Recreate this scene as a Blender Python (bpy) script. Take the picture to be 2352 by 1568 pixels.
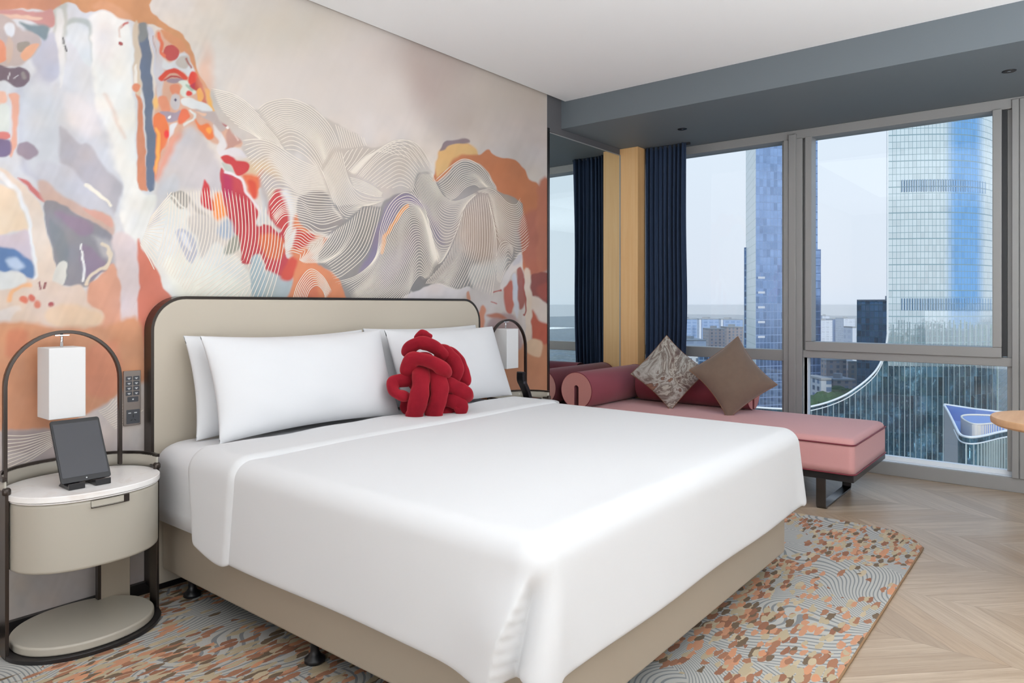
import bpy, bmesh, math, random
import numpy as np
from mathutils import Vector, Matrix
random.seed(7)
for o in list(bpy.data.objects): bpy.data.objects.remove(o)
scene = bpy.context.scene
COL = scene.collection
PI = math.pi

# ------------------------------------------------------------------ camera
FPX = 1613.0; CX = 1176.0; CY = 700.0; CAMZ = 1.25; YAW = math.atan2(2480 - 1176, FPX)
cam_data = bpy.data.cameras.new('camera'); cam = bpy.data.objects.new('camera', cam_data); COL.objects.link(cam)
cam.location = (0, 0, CAMZ); cam.rotation_euler = (PI/2, 0, YAW - PI/2)
cam_data.sensor_width = 36; cam_data.lens = FPX/2352*36; cam_data.shift_y = -(784 - CY)/2352
cam_data.clip_start = 0.05; cam_data.clip_end = 20000
scene.camera = cam
CF = Vector((math.cos(YAW), math.sin(YAW), 0)); CR = Vector((math.sin(YAW), -math.cos(YAW), 0))
def ray(px, py):
    px = float(px); py = float(py); return CF + (px-CX)/FPX*CR + Vector((0, 0, (CY-py)/FPX))
def at_depth(px, py, d):
    v = ray(px, py)*float(d); v.z += CAMZ; return v
def on_y(px, py, y):
    v = ray(px, py); v = v*(y/v.y); v.z += CAMZ; return v

# ------------------------------------------------------------------ sky
world = bpy.data.worlds.new('sky'); scene.world = world; world.use_nodes = True
wt = world.node_tree; wt.nodes.clear()
def wn(t, **k):
    n = wt.nodes.new(t)
    for a, b in k.items(): setattr(n, a, b)
    return n
wout = wn('ShaderNodeOutputWorld'); wbg = wn('ShaderNodeBackground'); wt.links.new(wbg.outputs[0], wout.inputs[0])
wtc = wn('ShaderNodeTexCoord'); wsep = wn('ShaderNodeSeparateXYZ'); wt.links.new(wtc.outputs['Generated'], wsep.inputs[0])
wr = wn('ShaderNodeValToRGB'); wt.links.new(wsep.outputs['Z'], wr.inputs[0])
els = wr.color_ramp.elements
els[0].position = 0.0; els[0].color = (0.76, 0.82, 0.93, 1)
els[1].position = 1.0; els[1].color = (0.30, 0.52, 0.95, 1)
for p, c in ((0.03, (0.80, 0.84, 0.93)), (0.2, (0.83, 0.90, 1.0)), (0.45, (0.62, 0.80, 1.0))):
    e = els.new(p); e.color = (*c, 1)
# a deeper blue patch of sky, added for the right tower to reflect
wdot = wn('ShaderNodeVectorMath', operation='DOT_PRODUCT'); wt.links.new(wtc.outputs['Generated'], wdot.inputs[0])
wdot.inputs[1].default_value = Vector((0.26, -0.955, 0.1)).normalized()
wmr = wn('ShaderNodeMapRange'); wmr.inputs[1].default_value = 0.82; wmr.inputs[2].default_value = 0.95
wt.links.new(wdot.outputs['Value'], wmr.inputs[0])
wmx = wn('ShaderNodeMixRGB'); wmx.inputs[2].default_value = (0.25, 0.50, 0.95, 1)
wt.links.new(wmr.outputs[0], wmx.inputs[0]); wt.links.new(wr.outputs[0], wmx.inputs[1])
wt.links.new(wmx.outputs[0], wbg.inputs[0]); wbg.inputs[1].default_value = 1.0

# ------------------------------------------------------------------ lights
def area(name, loc, target, sx, sy, power, col=(1, 1, 1)):
    l = bpy.data.lights.new(name, 'AREA'); l.shape = 'RECTANGLE'; l.size = sx; l.size_y = sy; l.energy = power; l.color = col
    o = bpy.data.objects.new(name, l); COL.objects.link(o); o.location = loc
    d = Vector(target) - Vector(loc); o.rotation_euler = d.to_track_quat('-Z', 'Y').to_euler()
    return o
area('ceiling_fill', (1.8, 1.2, 2.80), (1.8, 1.3, 0.0), 3.2, 2.2, 16, (0.90, 0.95, 1.0))  # added soft overhead fill, not a fitting of the room
area('room_bounce_fill', (1.7, -1.8, 0.8), (1.7, -1.8, 2.8), 3.2, 1.0, 205, (0.91, 0.96, 1.0))  # added uplight behind the camera that brightens the ceiling
area('side_bounce_fill', (-1.4, -0.3, 0.6), (-1.0, -0.2, 2.7), 0.8, 2.2, 80, (0.91, 0.96, 1.0))  # added uplight at the left, stands in for wall bounce
area('side_low_fill', (-1.6, 1.2, 0.7), (1.4, 1.6, 0.4), 1.6, 0.9, 12, (0.92, 0.96, 1.0))  # added low lamp that brightens the left side of the bed
sun = bpy.data.lights.new('hazy_sun', 'SUN'); sun.energy = 2.0; sun.angle = math.radians(12); sun.color = (1, 0.95, 0.86)
so = bpy.data.objects.new('hazy_sun', sun); COL.objects.link(so); so.rotation_euler = (math.radians(50), 0, math.radians(60))
d = Vector((0.75, 0.60, -0.42)); so.rotation_euler = d.to_track_quat('-Z', 'Y').to_euler()
so.location = (-30, -20, 60)

scene.view_settings.view_transform = 'Standard'; scene.view_settings.look = 'None'
scene.view_settings.exposure = 0.09; scene.view_settings.gamma = 1.0
scene.view_settings.use_curve_mapping = False

# ------------------------------------------------------------------ materials
def s2l(c):
    c = c/255.0
    return c/12.92 if c <= 0.04045 else ((c+0.055)/1.055)**2.4
def rgb(r, g, b, k=1.0): return (s2l(r)*k, s2l(g)*k, s2l(b)*k, 1)
class NT:
    def __init__(s, name):
        s.m = bpy.data.materials.new(name); s.m.use_nodes = True; s.t = s.m.node_tree; s.b = s.t.nodes['Principled BSDF']
        s.out = s.t.nodes['Material Output']
    def n(s, t, **k):
        x = s.t.nodes.new(t)
        for a, b in k.items(): setattr(x, a, b)
        return x
    def l(s, a, b): s.t.links.new(a, b)
    def math(s, op, a, b=None, clamp=False):
        x = s.n('ShaderNodeMath', operation=op, use_clamp=clamp)
        for i, v in enumerate((a, b)):
            if v is None: continue
            if isinstance(v, (int, float)): x.inputs[i].default_value = v
            else: s.l(v, x.inputs[i])
        return x.outputs[0]
    def mix(s, f, a, b):
        x = s.n('ShaderNodeMixRGB')
        for i, v in enumerate((f, a, b)):
            if isinstance(v, (int, float)): x.inputs[i].default_value = v
            elif isinstance(v, tuple): x.inputs[i].default_value = v
            else: s.l(v, x.inputs[i])
        return x.outputs[0]
    def noise(s, vec, scale, detail=2, rough=0.5, dist=0.0):
        x = s.n('ShaderNodeTexNoise'); x.inputs['Scale'].default_value = scale; x.inputs['Detail'].default_value = detail
        x.inputs['Roughness'].default_value = rough; x.inputs['Distortion'].default_value = dist
        if vec is not None: s.l(vec, x.inputs['Vector'])
        return x
    def ramp(s, f, stops, interp='LINEAR'):
        x = s.n('ShaderNodeValToRGB'); cr = x.color_ramp; cr.interpolation = interp
        cr.elements[0].position = stops[0][0]; cr.elements[0].color = stops[0][1]
        cr.elements[1].position = stops[-1][0]; cr.elements[1].color = stops[-1][1]
        for p, c in stops[1:-1]: cr.elements.new(p).color = c
        s.l(f, x.inputs[0]); return x.outputs[0]
    def bump(s, h, strength, dist=0.01):
        x = s.n('ShaderNodeBump'); x.inputs['Strength'].default_value = strength; x.inputs['Distance'].default_value = dist
        s.l(h, x.inputs['Height']); s.l(x.outputs[0], s.b.inputs['Normal'])
    def obj(s): return s.n('ShaderNodeTexCoord').outputs['Object']
    def scaled(s, vec, sc):
        x = s.n('ShaderNodeMapping'); x.inputs['Scale'].default_value = sc; s.l(vec, x.inputs[0]); return x.outputs[0]
def simple(name, col, rough=0.5, metal=0.0, spec=0.5, bump=None, vary=None, sheen=0, coat=0):
    q = NT(name); b = q.b; b.inputs['Base Color'].default_value = col; b.inputs['Roughness'].default_value = rough
    b.inputs['Metallic'].default_value = metal; b.inputs['Specular IOR Level'].default_value = spec
    if sheen: b.inputs['Sheen Weight'].default_value = sheen
    if coat: b.inputs['Coat Weight'].default_value = coat; b.inputs['Coat Roughness'].default_value = 0.15
    if vary:
        n = q.noise(q.obj(), vary[0], 3); c2 = tuple(min(1, v*vary[1]) for v in col[:3]) + (1,)
        q.l(q.mix(n.outputs[0], c2, col), b.inputs['Base Color'])
    if bump:
        n = q.noise(q.obj(), bump[0], 3); q.bump(n.outputs[0], bump[1], bump[2])
    return q.m
M = {}
M['white_cloth'] = simple('white_cotton', (0.70, 0.705, 0.715, 1), 0.85, spec=0.2, bump=(900, 0.08, 0.002))
M['white_sheet'] = simple('white_sheet', (0.76, 0.765, 0.78, 1), 0.85, spec=0.2, bump=(900, 0.08, 0.002))
M['pillow'] = simple('pillow_cotton', (0.74, 0.745, 0.76, 1), 0.85, spec=0.2, bump=(700, 0.08, 0.002))
M['leather'] = simple('beige_leather', rgb(196, 186, 170), 0.42, spec=0.4, bump=(500, 0.12, 0.001))
M['leather_base'] = simple('taupe_leather', rgb(172, 160, 143), 0.45, spec=0.4, bump=(500, 0.12, 0.001))
M['stand_leather'] = simple('grey_beige_lacquer', rgb(186, 180, 167), 0.35, spec=0.45, vary=(8, 0.97))
M['bronze'] = simple('dark_bronze_metal', (0.075, 0.062, 0.055, 1), 0.28, metal=0.85)
M['gun'] = simple('gunmetal', (0.10, 0.095, 0.095, 1), 0.25, metal=0.9)
M['chrome'] = simple('chrome', (0.75, 0.75, 0.76, 1), 0.12, metal=1)
M['black'] = simple('black_plastic', (0.012, 0.012, 0.014, 1), 0.35)
M['blackwood'] = simple('black_stained_wood', (0.018, 0.016, 0.017, 1), 0.35, bump=(40, 0.1, 0.001))
M['screen'] = simple('dark_screen', (0.045, 0.046, 0.055, 1), 0.18)
M['grey_wall'] = simple('grey_paint', rgb(98, 98, 101), 0.7, spec=0.3, bump=(300, 0.03, 0.001))
M['soffit'] = simple('blue_grey_paint', rgb(112, 120, 126), 0.6, spec=0.3, bump=(300, 0.03, 0.001))
M['frame'] = simple('grey_aluminium', rgb(160, 160, 159), 0.4, metal=0.1, spec=0.4)
M['frame_dark'] = simple('dark_gap_and_track', (0.03, 0.032, 0.036, 1), 0.5)
M['sill'] = simple('sky_lit_sill', rgb(238, 243, 247), 0.5, spec=0.5)  # sky light on ledge and mullion side put into the colour
M['ceiling'] = simple('ceiling_paint', (0.90, 0.905, 0.91, 1), 0.9, spec=0.1)
M['plaster'] = simple('plaster', (0.42, 0.41, 0.40, 1), 0.9, spec=0.1)
M['pink'] = simple('pink_upholstery', rgb(232, 172, 170), 0.8, spec=0.25, bump=(700, 0.25, 0.002), vary=(260, 0.88), sheen=0.2)
M['pink_end'] = simple('rose_upholstery', rgb(216, 152, 146), 0.85, spec=0.2, bump=(700, 0.25, 0.002), vary=(260, 0.88))
M['maroon'] = simple('maroon_upholstery', rgb(156, 74, 86), 0.7, spec=0.3, bump=(800, 0.2, 0.002), vary=(300, 0.85), sheen=0.25)
M['piping'] = simple('maroon_piping', rgb(128, 48, 60), 0.6)
M['brown_velvet'] = simple('brown_velvet', rgb(128, 108, 94), 0.75, spec=0.2, vary=(30, 0.85), sheen=0.5)
M['brown_trim'] = simple('brown_piping', rgb(140, 100, 70), 0.7)
M['curtain'] = simple('navy_curtain', rgb(46, 62, 88), 0.75, spec=0.2, bump=(900, 0.12, 0.002), sheen=0.1)
M['socket'] = simple('switch_plate', rgb(140, 130, 124), 0.3, metal=0.5)
M['socket_dark'] = simple('switch_key', rgb(72, 74, 80), 0.35)
M['key_mark'] = simple('switch_mark', rgb(205, 208, 210), 0.4)

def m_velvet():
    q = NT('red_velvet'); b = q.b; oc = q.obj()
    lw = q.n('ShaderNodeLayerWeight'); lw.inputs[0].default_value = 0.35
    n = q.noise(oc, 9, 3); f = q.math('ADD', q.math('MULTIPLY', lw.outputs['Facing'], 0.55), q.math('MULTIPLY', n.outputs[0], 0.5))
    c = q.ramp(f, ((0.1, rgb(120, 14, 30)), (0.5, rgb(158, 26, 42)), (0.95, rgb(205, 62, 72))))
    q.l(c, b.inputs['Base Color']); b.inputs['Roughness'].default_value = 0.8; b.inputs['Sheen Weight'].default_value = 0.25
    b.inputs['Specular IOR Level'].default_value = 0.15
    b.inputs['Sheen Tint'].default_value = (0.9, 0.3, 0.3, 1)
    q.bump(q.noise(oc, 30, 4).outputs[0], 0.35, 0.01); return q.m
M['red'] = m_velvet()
def m_marble_fabric():
    q = NT('marbled_fabric'); oc = q.obj()
    n = q.noise(oc, 4.2, 6, 0.62, 1.1)
    c = q.ramp(n.outputs[0], ((0.25, rgb(70, 56, 54)), (0.38, rgb(104, 84, 78)), (0.43, rgb(150, 138, 128)), (0.46, rgb(196, 192, 182)), (0.49, rgb(112, 96, 88)), (0.53, rgb(160, 154, 146)), (0.57, rgb(190, 188, 182)), (0.60, rgb(108, 84, 74)), (0.66, rgb(166, 120, 96)), (0.78, rgb(150, 146, 138))))
    q.l(c, q.b.inputs['Base Color']); q.b.inputs['Roughness'].default_value = 0.7; q.b.inputs['Sheen Weight'].default_value = 0.3
    return q.m
M['marbled'] = m_marble_fabric()
def m_stone():
    q = NT('white_marble'); oc = q.obj(); n = q.noise(oc, 6, 8, 0.6, 1.2)
    c = q.ramp(n.outputs[0], ((0.3, rgb(248, 246, 244)), (0.5, rgb(252, 250, 248)), (0.7, rgb(240, 232, 226))))
    q.l(c, q.b.inputs['Base Color']); q.b.inputs['Roughness'].default_value = 0.18; return q.m
M['marble'] = m_stone()
def m_shade():
    q = NT('lamp_shade_fabric'); q.b.inputs['Base Color'].default_value = (0.8, 0.8, 0.8, 1); q.b.inputs['Roughness'].default_value = 0.9
    q.b.inputs['Emission Color'].default_value = (1, 0.99, 0.98, 1); q.b.inputs['Emission Strength'].default_value = 0.0
    q.bump(q.noise(q.scaled(q.obj(), (500, 500, 30)), 1, 1).outputs[0], 0.06, 0.001); return q.m
M['shade'] = m_shade()
def m_wood(name, a, b_, sc, rough=0.45):
    q = NT(name); oc = q.obj(); n = q.noise(q.scaled(oc, sc), 1, 5, 0.55, 0.4)
    q.l(q.ramp(n.outputs[0], ((0.3, a), (0.7, b_))), q.b.inputs['Base Color']); q.b.inputs['Roughness'].default_value = rough
    return q.m
M['pale_wood'] = m_wood('honey_oak', rgb(232, 180, 122), rgb(240, 196, 140), (30, 30, 1.2))
M['table_wood'] = m_wood('table_oak', rgb(205, 158, 118), rgb(222, 178, 138), (4, 40, 10))
def m_floor():
    q = NT('oak_chevron_floor'); oc = q.obj(); sp = q.n('ShaderNodeSeparateXYZ'); q.l(oc, sp.inputs[0]); X, Y = sp.outputs[0], sp.outputs[1]
    u = q.math('SUBTRACT', X, 2.97)                       # chevron columns half a metre wide
    colid = q.math('FLOOR', q.math('DIVIDE', u, 0.5))
    fr = q.math('SUBTRACT', q.math('DIVIDE', u, 0.5), colid)          # 0..1 inside the column
    tri = q.math('ABSOLUTE', q.math('SUBTRACT', q.math('MODULO', q.math('ADD', u, 100.0), 1.0), 0.5))
    v = q.math('DIVIDE', q.math('ADD', Y, tri), 0.17)
    pid = q.math('FLOOR', v); pf = q.math('SUBTRACT', v, pid)
    cmb = q.n('ShaderNodeCombineXYZ'); q.l(colid, cmb.inputs[0]); q.l(pid, cmb.inputs[1])
    wn_ = q.n('ShaderNodeTexWhiteNoise', noise_dimensions='2D'); q.l(cmb.outputs[0], wn_.inputs['Vector'])
    # grain runs along each plank: rotate by +45 or -45
    sgn = q.math('SUBTRACT', q.math('MULTIPLY', q.math('MODULO', q.math('ADD', colid, 100.0), 2.0), 2.0), 1.0)
    along = q.math('SUBTRACT', X, q.math('MULTIPLY', sgn, Y)); across = q.math('ADD', X, q.math('MULTIPLY', sgn, Y))
    g = q.n('ShaderNodeCombineXYZ')
    q.l(q.math('ADD', q.math('MULTIPLY', along, 1.6), q.math('MULTIPLY', wn_.outputs[0], 37.0)), g.inputs[0]); q.l(q.math('MULTIPLY', across, 26.0), g.inputs[1])
    gn = q.noise(g.outputs[0], 1.0, 6, 0.6, 0.6)
    g2 = q.noise(g.outputs[0], 4.0, 3, 0.6, 0.2)
    base = q.ramp(wn_.outputs[0], ((0.0, rgb(178, 156, 132)), (0.35, rgb(192, 171, 147)), (0.7, rgb(202, 181, 157)), (1.0, rgb(184, 158, 130))))
    gr = q.mix(q.math('MULTIPLY', q.ramp(gn.outputs[0], ((0.35, (0, 0, 0, 1)), (0.65, (1, 1, 1, 1)))), 0.55), base, rgb(158, 132, 106))
    gr = q.mix(q.math('MULTIPLY', q.ramp(g2.outputs[0], ((0.5, (0, 0, 0, 1)), (0.75, (1, 1, 1, 1)))), 0.38), gr, rgb(138, 116, 96))
    e1 = q.math('LESS_THAN', pf, 0.018); e2 = q.math('LESS_THAN', fr, 0.005)
    gap = q.math('MAXIMUM', e1, e2)
    q.l(q.mix(q.math('MULTIPLY', gap, 0.42), gr, rgb(110, 88, 68)), q.b.inputs['Base Color'])
    q.b.inputs['Roughness'].default_value = 0.36; q.b.inputs['Specular IOR Level'].default_value = 0.5
    return q.m
M['floor'] = m_floor()
def m_rug():
    q = NT('patterned_rug'); oc = q.obj()
    warp = q.noise(oc, 2.4, 2, 0.5, 0.0)
    w2 = q.noise(oc, 26, 2, 0.5)
    off = q.n('ShaderNodeVectorMath', operation='MULTIPLY_ADD'); q.l(w2.outputs['Color'], off.inputs[0]); off.inputs[1].default_value = (0.05, 0.018, 0); q.l(oc, off.inputs[2])
    # contour lines
    spx = q.n('ShaderNodeSeparateXYZ'); q.l(oc, spx.inputs[0])
    tri_ = q.math('PINGPONG', q.math('ADD', spx.outputs[0], q.math('MULTIPLY', q.noise(oc, 1.3, 1, 0.4).outputs[0], 1.6)), 0.55)
    hgt = q.math('ADD', q.math('ADD', q.math('MULTIPLY', spx.outputs[1], 0.8), q.math('MULTIPLY', tri_, 0.9)), q.math('MULTIPLY', q.noise(oc, 1.1, 1.0, 0.4).outputs[0], 1.2))
    ln = q.math('FRACT', q.math('MULTIPLY', hgt, 36.0))
    line = q.math('GREATER_THAN', ln, 0.68)
    base = q.mix(q.math('MULTIPLY', line, 0.75), rgb(196, 196, 192), rgb(118, 126, 132))
    base = q.mix(q.math('MULTIPLY', q.math('LESS_THAN', ln, 0.2), 0.35), base, rgb(196, 190, 176))
    hsum = q.math('MULTIPLY', line, -0.6)
    dens = q.noise(oc, 2.1, 2, 0.55).outputs[0]
    cols = ((0.0, rgb(196, 180, 150)), (0.30, rgb(208, 190, 160)), (0.38, rgb(214, 158, 126)), (0.56, rgb(222, 160, 124)), (0.62, rgb(176, 126, 100)), (0.78, rgb(160, 112, 90)), (0.86, rgb(124, 106, 88)), (1.0, rgb(112, 98, 84)))
    col = base
    for k, (sc, st, th, dlo) in enumerate((((9, 32, 1), 0.9, 0.45, 0.43), ((13, 42, 1), 1.0, 0.44, 0.46), ((14, 34, 1), 0.95, 0.42, 0.50))):
        mp = q.n('ShaderNodeMapping'); mp.inputs['Scale'].default_value = sc; mp.inputs['Location'].default_value = (3.1*k, 1.7*k, 0); mp.inputs['Rotation'].default_value = (0, 0, 0.25-0.3*k)
        q.l(off.outputs[0], mp.inputs[0])
        vo = q.n('ShaderNodeTexVoronoi', voronoi_dimensions='2D'); vo.inputs['Scale'].default_value = 1.0; vo.inputs['Randomness'].default_value = 0.9; q.l(mp.outputs[0], vo.inputs['Vector'])
        sepc = q.n('ShaderNodeSeparateColor'); q.l(vo.outputs['Color'], sepc.inputs[0])
        keep = q.math('GREATER_THAN', q.math('ADD', dens, q.math('MULTIPLY', q.math('SUBTRACT', sepc.outputs[0], 0.5), 0.34)), dlo+0.07)
        inside = q.math('LESS_THAN', vo.outputs['Distance'], th)
        msk = q.math('MULTIPLY', keep, inside)
        cc = q.ramp(sepc.outputs[1], cols, 'CONSTANT')
        col = q.mix(msk, col, cc); hsum = q.math('MAXIMUM', hsum, msk)
    fz = q.noise(oc, 420, 2)
    col2 = q.mix(q.math('MULTIPLY', fz.outputs[0], 0.22), col, rgb(120, 104, 92))
    q.l(col2, q.b.inputs['Base Color']); q.b.inputs['Roughness'].default_value = 0.95; q.b.inputs['Specular IOR Level'].default_value = 0.05
    q.bump(q.math('ADD', hsum, q.math('MULTIPLY', fz.outputs[0], 0.5)), 0.55, 0.006); return q.m
M['rug'] = m_rug()
M['rug_edge'] = simple('rug_binding', rgb(150, 118, 86), 0.9)
def m_mirror():
    q = NT('mirror_glass'); q.b.inputs['Base Color'].default_value = (0.80, 0.86, 0.85, 1); q.b.inputs['Metallic'].default_value = 1; q.b.inputs['Roughness'].default_value = 0.0
    return q.m
M['mirror'] = m_mirror()
def m_pane():
    q = NT('window_glass'); t = q.n('ShaderNodeBsdfTransparent'); t.inputs[0].default_value = (0.95, 0.975, 0.985, 1)
    g = q.n('ShaderNodeBsdfGlossy'); g.inputs['Roughness'].default_value = 0.0
    mx = q.n('ShaderNodeMixShader'); mx.inputs[0].default_value = 0.035
    q.l(t.outputs[0], mx.inputs[1]); q.l(g.outputs[0], mx.inputs[2]); q.l(mx.outputs[0], q.out.inputs[0]); return q.m
M['glass'] = m_pane()
# vertex colours (the painting printed on the wallpaper)
def m_vcol():
    q = NT('mural_paper'); a = q.n('ShaderNodeVertexColor'); a.layer_name = 'paint'; q.l(a.outputs[0], q.b.inputs['Base Color'])
    q.b.inputs['Roughness'].default_value = 0.65; q.b.inputs['Specular IOR Level'].default_value = 0.25
    q.bump(q.noise(q.obj(), 350, 2).outputs[0], 0.05, 0.001); return q.m
M['mural'] = m_vcol()
M['relief'] = simple('cream_relief_line', rgb(236, 226, 214), 0.6, spec=0.25)

# ------------------------------------------------------------------ mesh helpers
class MB:
    def __init__(s): s.v = []; s.f = []; s.uv = None
    def add(s, vs, fs):
        k = len(s.v); s.v += [tuple(p) for p in vs]; s.f += [tuple(i+k for i in f) for f in fs]; return s
    def box(s, x0, x1, y0, y1, z0, z1):
        return s.add([(x0,y0,z0),(x1,y0,z0),(x1,y1,z0),(x0,y1,z0),(x0,y0,z1),(x1,y0,z1),(x1,y1,z1),(x0,y1,z1)],
                     [(0,3,2,1),(4,5,6,7),(0,1,5,4),(1,2,6,5),(2,3,7,6),(3,0,4,7)])
    def prism(s, pts, z0, z1):
        n = len(pts); vs = [(p[0], p[1], z0) for p in pts] + [(p[0], p[1], z1) for p in pts]
        return s.add(vs, [tuple(reversed(range(n))), tuple(range(n, 2*n))] + [(i, (i+1) % n, n+(i+1) % n, n+i) for i in range(n)])
    def grid(s, rows, closed_u=False, closed_v=False, caps=False):
        nv = len(rows); nu = len(rows[0]); vs = [p for r in rows for p in r]; fs = []
        for j in range(nv if closed_v else nv-1):
            for i in range(nu if closed_u else nu-1):
                a = j*nu+i; b = j*nu+(i+1) % nu; j2 = (j+1) % nv; fs.append((a, b, j2*nu+(i+1) % nu, j2*nu+i))
        if caps: fs.append(tuple(reversed(range(nu)))); fs.append(tuple((nv-1)*nu+i for i in range(nu)))
        return s.add(vs, fs)
    def lathe(s, prof, cx, cy, n=32):
        rows = [[(cx+r*math.cos(2*PI*i/n), cy+r*math.sin(2*PI*i/n), z) for i in range(n)] for r, z in prof]
        return s.grid(rows, closed_u=True, caps=True)
    def tube(s, pts, r, n=10, up=(0, 0, 1), closed=False, rect=None, caps=True, rfun=None, ry=1.0):
        P = [Vector(p) for p in pts]; rows = []; m = len(P); prev = None
        for i, p in enumerate(P):
            if closed: t = P[(i+1) % m]-P[(i-1) % m]
            else: t = P[min(i+1, m-1)]-P[max(i-1, 0)]
            t.normalize()
            ref = Vector(up) if prev is None else prev
            a = ref - t*ref.dot(t)
            if a.length < 1e-5: a = t.orthogonal()
            a.normalize(); prev = a; b = t.cross(a)
            rr = rfun(i/(m-1)) * r if rfun else r
            if rect: rows.append([p + a*(rect[1]*sy) + b*(rect[0]*sx) for sx, sy in ((-.5,-.5),(.5,-.5),(.5,.5),(-.5,.5))])
            else: rows.append([p + (a*math.cos(2*PI*k/n)*ry + b*math.sin(2*PI*k/n))*rr for k in range(n)])
        return s.grid(rows, closed_u=True, closed_v=closed, caps=caps and not closed)
    def build(s, name, mat, parent=None, smooth=False, bevel=0, seg=2, sub=0, angle=35):
        me = bpy.data.meshes.new(name); me.from_pydata(s.v, [], s.f); me.update()
        bm = bmesh.new(); bm.from_mesh(me); bmesh.ops.recalc_face_normals(bm, faces=bm.faces); bm.to_mesh(me); bm.free()
        o = bpy.data.objects.new(name, me); COL.objects.link(o); me.materials.append(mat)
        if smooth or bevel:
            for p in me.polygons: p.use_smooth = True
        if bevel:
            b = o.modifiers.new('bevel', 'BEVEL'); b.width = bevel; b.segments = seg; b.limit_method = 'ANGLE'; b.angle_limit = math.radians(angle); b.harden_normals = True
        if sub:
            q = o.modifiers.new('sub', 'SUBSURF'); q.levels = sub; q.render_levels = sub
        if parent is not None: o.parent = parent; o.matrix_parent_inverse = Matrix.Translation(-parent.location) if parent.type == 'EMPTY' else Matrix.Identity(4)
        return o
def empty(name, loc=(0, 0, 0)):
    o = bpy.data.objects.new(name, None); COL.objects.link(o); o.location = loc; o.empty_display_size = 0.05; return o
def tag(o, label, cat, group=None, kind=None):
    o['label'] = label; o['category'] = cat
    if group: o['group'] = group
    if kind: o['kind'] = kind
    return o
def struct(o, label=None):
    o['kind'] = 'structure'
    if label: o['label'] = label
    return o
def copy_tree(root, parent=None, delta=(0, 0, 0)):
    c = root.copy(); COL.objects.link(c)
    if parent is None: c.location = root.location + Vector(delta)
    else: c.parent = parent; c.matrix_parent_inverse = root.matrix_parent_inverse.copy()
    for ch in list(root.children): copy_tree(ch, c)
    return c
def catmull(pts, n, closed=False):
    P = np.array(pts, float); m = len(P); out = []
    segs = m if closed else m-1
    for k in range(segs):
        if closed: p0, p1, p2, p3 = P[(k-1) % m], P[k], P[(k+1) % m], P[(k+2) % m]
        else: p0, p1, p2, p3 = P[max(k-1, 0)], P[k], P[k+1], P[min(k+2, m-1)]
        for i in range(n):
            t = i/n; out.append(0.5*((2*p1)+(-p0+p2)*t+(2*p0-5*p1+4*p2-p3)*t*t+(-p0+3*p1-3*p2+p3)*t**3))
    if not closed: out.append(P[-1])
    return np.array(out)
def rrect(x0, x1, z0, z1, r, n=8, radii=None):
    r4 = radii or (r, r, r, r); out = []
    for (cx, cz, a0, rr) in ((x1-r4[0], z0+r4[0], -90, r4[0]), (x1-r4[1], z1-r4[1], 0, r4[1]), (x0+r4[2], z1-r4[2], 90, r4[2]), (x0+r4[3], z0+r4[3], 180, r4[3])):
        for i in range(n+1):
            a = math.radians(a0+90*i/n); out.append((cx+rr*math.cos(a), cz+rr*math.sin(a)))
    return out
# ------------------------------------------------------------------ the room
WY = 3.18; WX = 5.75; ZC = 2.845; SX = 4.547; ZS = 2.635; X0 = -1.9; Y0 = -2.4
struct(MB().box(X0, WX+0.16, Y0, WY+0.2, -0.12, 0).build('floor', M['floor']), 'light oak chevron parquet floor')
c = MB().box(X0, SX, Y0, 3.14, ZC, ZC+0.10)
struct(c.build('ceiling', M['ceiling']), 'flat white ceiling')
struct(MB().box(SX, WX+0.16, Y0, WY, ZS, ZC+0.3).build('ceiling_soffit', M['soffit']), 'blue grey dropped soffit above the windows')
struct(MB().box(X0, SX, Y0, WY+0.1, ZC+0.2, ZC+0.3).build('ceiling_void', M['grey_wall']))
w = MB().box(X0, WX+0.16, WY+0.004, WY+0.2, 0, ZC+0.2)
struct(w.build('wall_headboard', M['grey_wall']), 'grey wall behind the bed and mirror')
struct(MB().box(X0-0.15, X0, Y0, WY+0.2, 0, ZC+0.3).build('wall_left', M['plaster']))
struct(MB().box(X0-0.15, WX+0.16, Y0-0.15, Y0, 0, ZC+0.3).build('wall_back', M['plaster']))
struct(MB().box(WX, WX+0.16, Y0, -1.7, 0, ZS).build('wall_window', M['plaster']))
b = MB().box(X0, 4.34, WY-0.035, WY-0.012, 0, 0.05)
struct(b.build('baseboard_headboard', M['blackwood']), 'low black baseboard under the painted wall')
# metal edge strip between mural and mirror
struct(MB().box(4.345, 4.372, WY-0.018, WY+0.004, 0, ZS-0.03).build('trim_1', M['gun']), 'dark metal strip along the mirror edge')
struct(MB().box(4.345, SX, WY-0.004, WY+0.004, ZS-0.05, ZC+0.1).build('trim_2', M['grey_wall']))
# wood panel beside the curtain, boxed out from the window wall
WPX = 5.462
o = MB().box(WPX, WPX+0.14, 3.003, WY+0.004, 0, ZS).build('trim_3', M['pale_wood'], bevel=0.003); struct(o, 'tall honey oak panel between mirror and curtain')

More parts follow.
